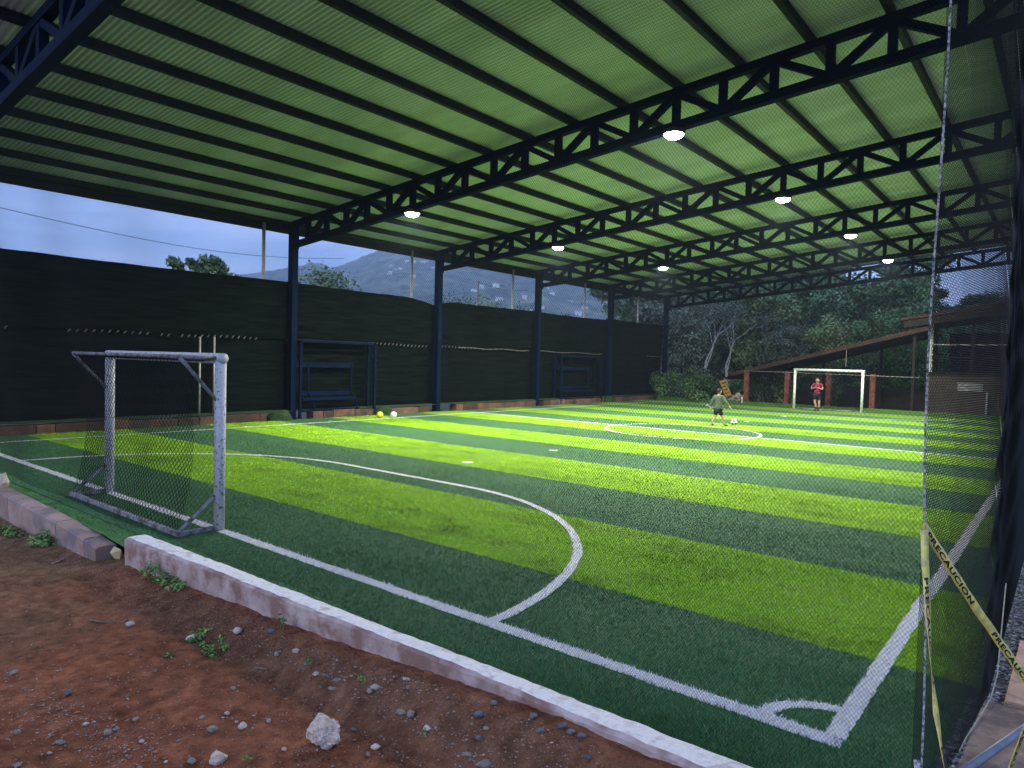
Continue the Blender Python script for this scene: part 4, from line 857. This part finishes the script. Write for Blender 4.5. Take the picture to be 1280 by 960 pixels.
# ------------------------------------------------------------------ people
def skinned(name, verts, edges, m, parent, sub=1):
    me = bpy.data.meshes.new(name); me.from_pydata([v[:3] for v in verts], edges, []); o = link(name, me, None, parent)
    sk = o.modifiers.new('skin', 'SKIN'); sk.use_smooth_shade = True
    for i, v in enumerate(verts): me.skin_vertices[0].data[i].radius = (v[3], v[4] if len(v) > 4 else v[3])
    me.skin_vertices[0].data[0].use_root = True
    sb = o.modifiers.new('sub', 'SUBSURF'); sb.levels = sub; sb.render_levels = sub
    bpy.context.view_layer.update(); dg = bpy.context.evaluated_depsgraph_get(); m2 = bpy.data.meshes.new_from_object(o.evaluated_get(dg))
    o.modifiers.clear(); o.data = m2; m2.materials.clear(); m2.materials.append(m); return o
def person(loc, rz, H, J, label, shirt, under, shorts, socks, shoes, long_sleeve=False, bulk=1.0):
    t = empty('person', loc, rz); tag(t, label, 'person'); S = H
    def j(n): return [c*S for c in J[n]]
    V = []; E = []; ix = {}
    def add(n, r, r2=None, p=None):
        ix[n] = len(V); V.append((*j(n), r*S, (r2 or r)*S))
        if p: E.append((ix[p], ix[n]))
    add('pelvis', 0.085, 0.065); add('waist', 0.072, 0.055, 'pelvis'); add('chest', 0.088, 0.06, 'waist'); add('neck0', 0.045, 0.04, 'chest'); add('neck', 0.03, None, 'neck0')
    for s in 'LR':
        add('sh'+s, 0.036, None, 'neck0'); add('el'+s, 0.025, None, 'sh'+s); add('wr'+s, 0.017, None, 'el'+s); add('pa'+s, 0.020, 0.012, 'wr'+s)
        add('hip'+s, 0.058, None, 'pelvis'); add('kn'+s, 0.036, None, 'hip'+s); add('ca'+s, 0.034, None, 'kn'+s); add('an'+s, 0.020, None, 'ca'+s); add('to'+s, 0.020, 0.016, 'an'+s)
        d = np.array(j('pa'+s)) - np.array(j('wr'+s)); d /= np.linalg.norm(d); side = np.cross(d, (0, 0, 1.0)); side /= np.linalg.norm(side)+1e-9; fw = np.cross(side, d)
        base = np.array(j('pa'+s))
        for q, (o_, ln) in enumerate(((-0.014, 0.040), (-0.005, 0.046), (0.005, 0.044), (0.013, 0.036), (-0.022, 0.026))):
            a = base + side*o_*S + d*0.006*S*(0 if q == 4 else 1); b = a + d*ln*0.55*S + (side*-0.012*S if q == 4 else 0); c = b + d*ln*0.35*S + fw*0.012*S
            i0 = len(V); V.append((*b, 0.0055*S)); V.append((*c, 0.0045*S)); E.append((ix['pa'+s], i0)); E.append((i0, i0+1))
    body = skinned('body', V, E, M_skin, t)
    # head joined to the neck
    hm = MB(); hc = np.array(j('head')); look = J.get('look', (0, 1)); n = 14; prof = []
    prof = [(-0.072, 0.018, 0.02), (-0.066, 0.034, 0.034), (-0.045, 0.044, 0.05), (-0.015, 0.052, 0.058), (0.015, 0.056, 0.062), (0.04, 0.054, 0.06), (0.062, 0.040, 0.045), (0.073, 0.015, 0.018)]
    vs = []
    for z, rx, ry in prof:
        for k in range(n):
            a = 2*PI*k/n; fx = rx*math.cos(a); fy = ry*math.sin(a)
            if k in (3, 4) and -0.02 < z < 0.02: fy += 0.010 if z < 0 else 0.004
            X_ = fx*look[1] + fy*look[0]; Y_ = -fx*look[0] + fy*look[1]; vs.append(hc + np.array((X_, Y_, z))*S)
    hm.add(vs, [(r*n+k, r*n+(k+1) % n, (r+1)*n+(k+1) % n, (r+1)*n+k) for r in range(len(prof)-1) for k in range(n)] + [tuple(range(n))[::-1], tuple((len(prof)-1)*n+k for k in range(n))])
    head = hm.build('head', M_skin, t, True); L2 = np.array((look[0], look[1], 0.0)); Sd = np.array((look[1], -look[0], 0.0))
    for s in (-1, 1):
        MB().lathe([(0.001, -0.008*S), (0.007*S, 0), (0.001, 0.006*S)], 8, hc + (L2*0.055 + Sd*0.022*s + np.array((0, 0, 0.012)))*S).build('eye', M_ink, head)
        MB().lathe([(0.001, -0.016*S), (0.010*S, 0), (0.001, 0.016*S)], 8, hc + (Sd*0.056*s + np.array((0, 0, 0.0)))*S).build('ear', M_skin, head)
    MB().tube([hc + (L2*0.048 + Sd*-0.015 + np.array((0, 0, -0.038)))*S, hc + (L2*0.048 + Sd*0.015 + np.array((0, 0, -0.038)))*S], 0.004*S, 6).build('mouth', M_rust, head)
    hv = []
    for z, rx, ry in [(-0.03, 0.058, 0.062), (0.0, 0.061, 0.066), (0.03, 0.062, 0.067), (0.055, 0.054, 0.06), (0.075, 0.036, 0.04), (0.086, 0.012, 0.014)]:
        for k in range(n):
            a = 2*PI*k/n; fx = rx*math.cos(a); fy = ry*math.sin(a) - 0.004; zz = z
            if math.sin(a) > 0.25: zz = max(z, 0.036 + 0.0*z); fy = min(fy, 0.062)
            X_ = fx*look[1] + fy*look[0]; Y_ = -fx*look[0] + fy*look[1]; hv.append(hc + np.array((X_, Y_, zz))*S)
    MB().add(hv, [(r*n+k, r*n+(k+1) % n, (r+1)*n+(k+1) % n, (r+1)*n+k) for r in range(5) for k in range(n)]).build('hair', M_hair, head, True)
    # clothing
    def garment(name, chain, m):
        V = []; E = []; ii = {}
        for n_, par, r, r2, f in chain:
            c = np.array(j(n_[0]))*(1-f) + np.array(j(n_[1]))*f if isinstance(n_, tuple) else np.array(j(n_))
            ii[str(n_)+str(f)] = len(V); V.append((*c, r*S, (r2 or r)*S))
            if par is not None: E.append((par, len(V)-1))
        return skinned(name, V, E, m, t)
    sf = 0.95 if long_sleeve else 0.62
    ch = [('waist', None, 0.088*bulk, 0.070*bulk, 0), ('chest', 0, 0.104*bulk, 0.075*bulk, 0), ('neck0', 1, 0.058*bulk, 0.05*bulk, 0), (('waist', 'pelvis'), 0, 0.094*bulk, 0.078*bulk, 0.75 if not long_sleeve else 1.30)]
    for s in 'LR':
        b0 = len(ch); ch += [('sh'+s, 2, 0.046*bulk, None, 0), (('sh'+s, 'el'+s), b0, 0.040*bulk, None, sf if not long_sleeve else 0.98)]
        if long_sleeve: ch.append((('el'+s, 'wr'+s), b0+1, 0.032*bulk, None, 0.92))
    garment('shirt', ch, shirt)
    if under is not None: garment('shirt_hem', [(('waist', 'pelvis'), None, 0.106, 0.092, 1.45), (('waist', 'pelvis'), 0, 0.108, 0.094, 1.68)], under)
    ch = [('pelvis', None, 0.090, 0.072, 0)]
    for s in 'LR': b0 = len(ch); ch += [('hip'+s, 0, 0.066, None, 0), (('hip'+s, 'kn'+s), b0, 0.056, None, 0.8)]
    garment('shorts', ch, shorts)
    for s in 'LR':
        garment('sock', [(('ca'+s, 'an'+s), None, 0.032, None, 0.3), ('an'+s, 0, 0.025, None, 0)], socks)
        garment('shoe', [('an'+s, None, 0.027, 0.024, 0), ('to'+s, 0, 0.026, 0.020, 0), (('an'+s, 'to'+s), 1, 0.020, 0.016, 1.5)], shoes)
    return t
# joints as fractions of height; +y is the way the figure faces
child = dict(pelvis=(0, 0, 0.46), waist=(0, 0.0, 0.58), chest=(0, 0.01, 0.72), neck0=(0, 0.015, 0.805), neck=(0, 0.02, 0.85), head=(0.0, 0.03, 0.925), look=(0.5, 0.86),
             shL=(-0.11, 0.01, 0.785), elL=(-0.175, -0.03, 0.65), wrL=(-0.215, -0.02, 0.52), paL=(-0.225, -0.015, 0.475), shR=(0.11, 0.02, 0.785), elR=(0.20, 0.03, 0.66), wrR=(0.29, 0.06, 0.545), paR=(0.32, 0.07, 0.51),
             hipL=(-0.055, 0, 0.42), knL=(-0.075, -0.03, 0.24), caL=(-0.09, -0.08, 0.16), anL=(-0.105, -0.11, 0.045), toL=(-0.12, -0.05, 0.022), hipR=(0.055, 0, 0.42), knR=(0.085, 0.08, 0.245), caR=(0.10, 0.10, 0.15), anR=(0.115, 0.13, 0.04), toR=(0.135, 0.20, 0.022))
p = at_z(897, 532.5, 0)
person((p[0], p[1], 0.0), math.radians(-12), 1.28, child, 'child in olive green sweatshirt and black shorts walking towards the ball', M_olive, M_neon, M_blk, M_skin, M_blk, long_sleeve=True, bulk=1.3)
keeper = dict(pelvis=(0, 0, 0.52), waist=(0, 0.0, 0.61), chest=(0, 0.0, 0.73), neck0=(0, 0.0, 0.815), neck=(0, 0.005, 0.86), head=(0.0, 0.015, 0.93), look=(0.0, 1.0),
              shL=(-0.115, 0, 0.80), elL=(-0.165, 0.02, 0.655), wrL=(-0.07, 0.135, 0.70), paL=(-0.03, 0.15, 0.715), shR=(0.115, 0, 0.80), elR=(0.17, 0.02, 0.66), wrR=(0.075, 0.14, 0.69), paR=(0.035, 0.155, 0.70),
              hipL=(-0.055, 0, 0.49), knL=(-0.06, -0.01, 0.28), caL=(-0.06, -0.02, 0.2), anL=(-0.05, -0.03, 0.045), toL=(-0.055, 0.04, 0.022), hipR=(0.055, 0, 0.49), knR=(0.05, 0.03, 0.28), caR=(0.03, 0.01, 0.2), anR=(0.02, 0.0, 0.045), toR=(0.015, 0.075, 0.022))
p = at_z(1020.5, 514, 0)
person((p[0], min(p[1], L + 0.2), 0.0), math.radians(178), 1.62, keeper, 'player in striped maroon shirt and black shorts standing in the goal, hands at chest', M_shirt, None, M_blk, M_blk, M_blk)

# ------------------------------------------------------------------ trees
def branches(mb, p, d, ln, r, lev, rnd, tips, spread=0.6):
    pts = [Vector(p)]; rs = [r]; dd = Vector(d).normalized()
    for k in range(4):
        dd = (dd + Vector((rnd.uniform(-.16, .16), rnd.uniform(-.16, .16), rnd.uniform(-.02, .14)))).normalized(); pts.append(pts[-1] + dd*ln/4); rs.append(r*(1 - 0.13*(k+1)))
    mb.tube(pts, rs, 7 if lev > 1 else 5, False)
    if lev == 0: tips.append(pts[-1]); return
    for q in range(rnd.choice([2, 3, 3])):
        a = rnd.uniform(0, 2*PI); s = spread*rnd.uniform(0.7, 1.3); u = dd.orthogonal().normalized(); w = dd.cross(u)
        branches(mb, pts[-1 - (q % 2)], dd + (u*math.cos(a) + w*math.sin(a))*s, ln*rnd.uniform(0.6, 0.8), rs[-1]*0.72, lev-1, rnd, tips, spread)
def tree_proto(seed, h, crown, n, ls, bark, shell=0.5, lev=3):
    rnd = random.Random(seed); mb = MB(); tips = []; mb.tube([(0, 0, -0.5), (0, 0, 0.2)], [h*0.03, h*0.022], 8, False)
    branches(mb, (0, 0, 0.15), (rnd.uniform(-.1, .1), rnd.uniform(-.1, .1), 1), h*0.26, h*0.021, lev, rnd, tips, 0.62)
    zt = max(t.z for t in tips); sc = h*0.92/zt
    mb.v = [(a*sc*crown, b*sc*crown, c*sc) for a, b, c in mb.v]; tips = [(t.x*sc*crown, t.y*sc*crown, t.z*sc) for t in tips]
    k = [rnd.choice(tips) for _ in range(min(len(tips), 30))]; rad = [h*rnd.uniform(0.08, 0.15) for _ in k]
    if n > 2000:
        for q in range(22):
            a = rnd.uniform(0, 2*PI); zz = rnd.uniform(0.16, 0.75); rr = h*crown*0.26*rnd.uniform(0.3, 1.0); k.append((rr*math.cos(a), rr*math.sin(a), h*zz)); rad.append(h*rnd.uniform(0.08, 0.14))
    return mb.mesh('trunk', True), (leaf_cloud('crown', k, rad, n, ls, seed, shell, 0.8) if n else None)
PROT = [tree_proto(s, 10, c, n, ls, None, sh) for s, c, n, ls, sh in ((1, 1.0, 13000, 0.15, 0.3), (2, 1.25, 13000, 0.15, 0.3), (3, 0.9, 11000, 0.14, 0.3), (4, 1.1, 9000, 0.17, 0.3))]
PALE = tree_proto(8, 10, 0.7, 900, 0.10, None, 0.2, 4)
def mkmesh(me, m):
    c = me.copy(); c.materials.clear(); c.materials.append(m); return c
TM = {}
def tree(x, y, h, kind, lf, label, bark=0, rz=None, wide=1.0, name='tree', group='trees behind the pitch'):
    z = float(ground_z(np.array(x), np.array(y))); t = empty(name, (x, y, z), random.uniform(0, 6) if rz is None else rz); tag(t, label, 'tree' if name == 'tree' else 'shrub', group)
    tr, crn = PALE if kind == 'p' else PROT[kind]
    for nm, me, m in (('trunk', tr, (M_pbark if bark else M_bark)), ('crown', crn, M_leaf[lf])):
        key = (nm, kind, m.name)
        if key not in TM: TM[key] = mkmesh(me, m)
        o = link(nm, TM[key], None, t); o.scale = (h/10*wide, h/10*wide, h/10)
    return t
def tpx(px, dist): p = CAM + (FW + RT*(px-640)/FPX)*dist; return p[0], p[1]
FOREST = [  # pixel column, distance, height, kind, leaf, width
    (1010, 50, 8.5, 1, 0, 1.2, 'dark broad tree above the middle of the rusty roof'), (1075, 48, 9.5, 0, 1, 1.15, 'tall green tree rising to the last truss above the rusty roof'), (1112, 54, 9.8, 2, 1, 0.9, 'green tree at the edge of the open sky'),
    (960, 47, 8.2, 3, 2, 1.0, 'pale green leafy tree above the low end of the rusty roof'), (925, 58, 10.5, 1, 0, 1.2, 'dark tree deep behind the pale bare trees'), (870, 60, 11.0, 0, 3, 1.2, 'grey-green tree behind the bare trunks'),
    (830, 56, 10.5, 1, 3, 1.1, 'grey-green tree beside the last blue column'), (1000, 66, 13.0, 0, 0, 1.2, 'tall dark tree far behind the pale green tree'), (1055, 68, 13.5, 1, 0, 1.2, 'tall dark tree far behind the goal'),
    (945, 72, 14.0, 2, 0, 1.4, 'tall dark tree at the back of the wood'), (885, 76, 14.5, 1, 3, 1.4, 'grey tree at the back of the wood'), (815, 70, 11.0, 0, 1, 1.3, 'mid green tree rising above the last shade cloth'),
    (780, 74, 9.5, 1, 1, 1.2, 'mid green tree rising over the shade cloth before the last column'), (1035, 43, 5.8, 3, 2, 1.0, 'small pale tree just behind the rusty roof'), (1085, 42, 6.2, 1, 1, 1.1, 'leafy tree behind the upper part of the rusty roof'),
    (1125, 41, 6.0, 0, 1, 0.9, 'leafy tree under the high end of the rusty roof'), (980, 44, 5.5, 2, 3, 1.0, 'thin grey tree close behind the rusty roof'), (1175, 62, 7.0, 1, 0, 1.3, 'dark tree above the roof of the brown building'),
    (1225, 66, 7.6, 0, 0, 1.3, 'dark tree behind the brown building'), (1275, 60, 7.8, 2, 0, 1.3, 'dark tree behind the side net'), (1140, 70, 8.4, 3, 3, 1.2, 'thin crowned tree against the open sky'),
    (900, 50, 7.5, 2, 3, 1.0, 'grey-green tree among the pale bare trunks'), (860, 48, 6.0, 3, 3, 1.0, 'thin grey tree beside the big shrub'), (1060, 50, 6.2, 2, 0, 1.0, 'dark tree behind the small pale tree')]
for px, d, h, k, lf, wd_, lb in FOREST:
    x, y = tpx(px, d); tree(x, y, h, k, lf, lb, 0, None, wd_)
for px, d, h, lb in ((912, 45, 6.8, 'pale bare forked tree behind the low end of the rusty roof'), (880, 47, 7.5, 'pale bare tree left of the forked tree'), (862, 50, 8.0, 'pale bare tree close to the last blue column'), (950, 46, 6.5, 'slanting pale bare tree beside the pale green tree'), (1005, 43.5, 5.5, 'pale thin bare tree over the rusty roof')):
    x, y = tpx(px, d); tree(x, y, h, 'p', 3, lb, 1, None, 1.0, group='pale bare trees')
def shrub(px, d, top, wd_, lf, label, seed, z0=None, n=2600, ls=0.11):
    x, y = tpx(px, d); z = float(ground_z(np.array(x), np.array(y))); t = empty('shrub', (x, y, z)); tag(t, label, 'shrub', 'shrubs and bushes'); r = random.Random(seed)
    cs = [(r.uniform(-wd_, wd_), r.uniform(-wd_, wd_)*0.7, top*r.uniform(0.25, 0.85)*(1 - 0.15*0)) for _ in range(16)]
    link('crown', leaf_cloud('crown', cs, [top*r.uniform(0.16, 0.3) for _ in cs], n, ls, seed, 0.3), M_leaf[lf], t)
    mb = MB()
    for c in cs: mb.tube([(c[0]*0.2, c[1]*0.2, -0.2), (c[0]*0.6, c[1]*0.6, c[2]*0.55), c], [0.05, 0.035, 0.015], 5)
    tag(mb.build('stems', M_bark, t), kind='stuff')
shrub(855, 41, 2.3, 2.0, 1, 'big dense green shrub behind the turf edge by the last column', 1, n=5200, ls=0.09)
shrub(885, 43, 1.9, 1.8, 1, 'lower green shrub beside the leaning pallet', 2, n=3600, ls=0.09)
shrub(960, 41.5, 2.4, 1.8, 2, 'brownish bush under the rusty roof between the first red posts', 3)
shrub(1020, 41.5, 2.0, 2.0, 0, 'dark bush under the rusty roof behind the goal', 4)
shrub(1085, 41.5, 2.4, 2.0, 0, 'dark bush under the rusty roof beyond the goal', 5)
shrub(1130, 41, 2.8, 1.8, 1, 'green bush under the high end of the rusty roof', 6)
for i, (px, d, tp, wd_, lf, lb) in enumerate(((842, 50, 5.0, 3.0, 3, 'tall grey-green thicket beside the last blue column'), (905, 53, 5.5, 3.2, 3, 'grey thicket behind the pale bare trees'), (950, 51, 5.2, 3.0, 1, 'green thicket behind the low end of the rusty roof'), (1000, 55, 6.5, 3.2, 0, 'dark thicket above the middle of the rusty roof'), (1050, 54, 6.5, 3.2, 1, 'green thicket behind the goal, above the rusty roof'), (1100, 52, 6.4, 3.0, 0, 'dark thicket at the high end of the rusty roof'), (1135, 50, 5.6, 2.6, 1, 'green thicket beside the brown building'), (800, 62, 6.5, 3.2, 1, 'green thicket behind the last shade cloth'), (875, 66, 8.5, 4.0, 0, 'tall dark thicket in the depth of the wood'), (960, 68, 9.0, 4.0, 3, 'tall grey thicket in the depth of the wood'), (1030, 70, 9.5, 4.2, 0, 'tall dark thicket at the top of the wood'), (1195, 58, 5.0, 4.0, 0, 'dark thicket behind the roof of the brown building'), (1250, 57, 5.4, 4.0, 0, 'dark thicket behind the side net'))):
    shrub(px, d, tp, wd_, lf, lb, 40+i, n=7000, ls=0.14)
shrub(408, 44, 8.0, 3.6, 2, 'broad rounded yellow-green tree crown above the shade cloth beside the first column', 7, n=9000, ls=0.13)
shrub(470, 52, 7.4, 2.8, 2, 'low bushy crown above the shade cloth before the hill', 8, n=4500, ls=0.13)
shrub(600, 62, 8.6, 2.2, 2, 'yellowish bush above the shade cloth by the thin pole', 9, n=4500, ls=0.13)
shrub(575, 66, 8.6, 3.0, 0, 'dark bush above the shade cloth beside the second column', 10, n=4500, ls=0.13)
shrub(655, 70, 8.2, 3.0, 0, 'dark bush above the shade cloth before the third column', 11, n=4500, ls=0.13)
x, y = tpx(250, 32); t = empty('tree', (x, y, -0.4)); t.scale = (0.80, 0.80, 1.0); t.rotation_euler[2] = 0.68; tag(t, 'open crowned big-leaf tree standing out over the shade cloth against the sky', 'tree')
rnd = random.Random(5); tips = []; mb = MB(); branches(mb, (0, 0, 0), (0, 0, 1), 2.8, 0.12, 3, rnd, tips, 0.75); zt = max(q.z for q in tips); s = 6.15/zt
mb.v = [(a*s*0.9, b*s*0.9, c*s) for a, b, c in mb.v]; link('trunk', mb.mesh('trunk', True), M_bark, t)
cs = [(-1.6, 0, 6.6), (1.9, 0, 5.9), (-1.25, 0, 5.75), (-1.3, 0, 6.35), (-0.55, 0, 6.55), (0, 0.3, 6.75), (0.5, 0, 6.4), (0.75, 0, 6.7), (1.15, 0, 6.35), (0.3, 0, 5.9), (-0.5, 0, 5.95), (1.55, 0, 5.8), (1.0, 0, 5.7), (-0.1, 0, 6.3), (1.2, 0.2, 6.0)]
link('crown', leaf_cloud('crown', cs, [0.40]*len(cs), 1150, 0.16, 5, 0.2, 0.75, 0.45), mat('leaf_bright', (0.10, 0.17, 0.06), (0.17, 0.25, 0.10), scale=1, rough=0.6, tint='tint'), t)

# ------------------------------------------------------------------ hills, houses, cables
CR = [(120, 352), (300, 345), (345, 337), (371, 334), (385, 329), (396, 330), (408, 334), (422, 333), (438, 327), (454, 320), (466, 315), (500, 305), (560, 296), (620, 300), (700, 318), (780, 345), (850, 372), (950, 420)]
cpx = np.array([c[0] for c in CR]); cpy = np.array([c[1] for c in CR])
D0, D1 = 690.0, 2600.0
def hill_pt(px, t):
    # t runs from the foot of the hill to its crest
    py_ = np.interp(px, cpx, cpy); crest = CAM[2] + (ray(px, py_) [2])*D1
    d = D0 + (D1-D0)*t; h = -0.4 + (crest + 0.4)*(t**1.25) ; p = CAM + (FW + RT*(px-640)/FPX)*d
    nz = float(fbm(p[0]/270, p[1]/270, 31, 5)); bump = float(fbm(p[0]/34, p[1]/34, 33, 3))
    return p[0], p[1], h + 96*nz*t*(1-t)*1.6 + (30.0*bump)*min(1, t*4)*(0.6 if t > 0.97 else 1)
nu, nv = 420, 130; U = np.linspace(40, 980, nu); T = np.concatenate([np.linspace(0, 1, nv-12), np.linspace(1.01, 1.25, 12)]); V = []
for tt in T:
    for px in U:
        q = hill_pt(px, min(tt, 1.0))
        if tt > 1: f = (tt-1)/0.25; p = CAM + (FW + RT*(px-640)/FPX)*(D1*(1 + 0.5*f)); q = (p[0], p[1], q[2]*(1-f*f))
        V.append(q)
tag(link('wooded_hill', npmesh('wooded_hill', V, [(j*nu+i, j*nu+i+1, (j+1)*nu+i+1, (j+1)*nu+i) for j in range(nv-1) for i in range(nu-1)], True), M_hill), 'hazy wooded hill beyond the shade cloth', 'hill', kind='structure')
hw_ = MB().box((-1, -0.7, -1.5), (1, 0.7, 0.7)).mesh('wall'); hr_ = MB().add([(-1.15, -0.85, 0.70), (1.15, -0.85, 0.70), (1.15, 0.85, 0.70), (-1.15, 0.85, 0.70), (-1.15, 0, 1.15), (1.15, 0, 1.15)], [(0, 1, 5, 4), (2, 3, 4, 5), (0, 4, 3), (1, 2, 5), (0, 3, 2, 1)]).mesh('roof')
hwin = MB().box((-0.5, -0.72, -0.3), (-0.1, -0.69, 0.25)).mesh('window')
for i in range(34):
    px, tt = (random.gauss(503, 20), random.uniform(0.50, 0.74)) if i < 12 else ((random.gauss(700, 34), random.uniform(0.22, 0.5)) if i < 26 else (random.uniform(440, 750), random.uniform(0.2, 0.6)))
    q = hill_pt(px, tt); h = empty('hillside_house', q, random.uniform(0.2, 1.2)); s = random.uniform(3.6, 6.2); h.scale = (s, s, s)
    tag(h, 'tiny pale house on the hazy wooded hill', 'house', 'houses on the hill')
    link('wall', hw_, M_house, h); link('roof', hr_, M_hroof, h); link('window', hwin, M_glass, h)
def cable(pts, r, label): return tag(MB().tube(pts, r, 5).build('power_cable', M_black, None, True), label, 'cable')
a = at_d(-20, 255, 40); b = at_d(430, 323, 75); pts = [a + (b-a)*k/16 - np.array((0, 0, 1.0*math.sin(PI*k/16))) for k in range(17)]; cable(pts, 0.02, 'thin dark power cable sagging across the sky above the shade cloth')
p = CAM + (FW + RT*(595-640)/FPX)*80; ht = at_d(595, 352, 80)[2]
tag(MB().tube([(p[0], p[1], -0.4), (p[0], p[1], ht)], [0.10, 0.07], 8).build('utility_pole', M_bark, None, True), 'thin dark utility pole before the hill', 'utility pole')
b = at_d(660, 363, 95); a = np.array((p[0], p[1], ht - 0.1)); cable([a + (b-a)*k/10 - np.array((0, 0, 0.4*math.sin(PI*k/10))) for k in range(11)], 0.025, 'thin cable running from the utility pole past the third column')
p = tpx(1256, 52); ht = at_d(1256, 343, 52)[2]; tag(MB().tube([(p[0], p[1], -0.4), (p[0], p[1], ht)], 0.10, 8).build('utility_pole', M_galv, None, True), 'pole standing behind the brown building roof', 'utility pole')
a = at_d(1165, 331, 50); b = at_d(1300, 337, 54); cable([a, (a+b)/2 - np.array((0, 0, 0.15)), b], 0.02, 'thin cable behind the last truss near the open sky')
mb = MB(); pts = [(-1.45, 34.7, 4.2), (-1.2, 34.7, 3.6), (-1.05, 34.7, 2.6), (-1.15, 34.7, 1.4), (-1.3, 34.7, 0.3), (-1.35, 34.7, 0.0)]
tag(mb.tube(pts, 0.025, 6).build('hanging_cable', M_black, None, True), 'black cable hanging beside the last blue column', 'cable')

# ------------------------------------------------------------------ haze
hz = MB().box((-4900, -1200, -1.6), (1300, 4700, 760)).build('haze', None); hm = bpy.data.materials.new('haze'); hm.use_nodes = True; ht = hm.node_tree; ht.nodes.clear()
vo = ht.nodes.new('ShaderNodeVolumePrincipled'); vo.inputs['Color'].default_value = (0.60, 0.79, 1.0, 1); vo.inputs['Density'].default_value = 0.00034; vo.inputs['Anisotropy'].default_value = 0.2
ou = ht.nodes.new('ShaderNodeOutputMaterial'); ht.links.new(vo.outputs[0], ou.inputs['Volume']); hz.data.materials.append(hm)
tag(hz, 'pale evening haze over the whole place', 'haze', kind='stuff')
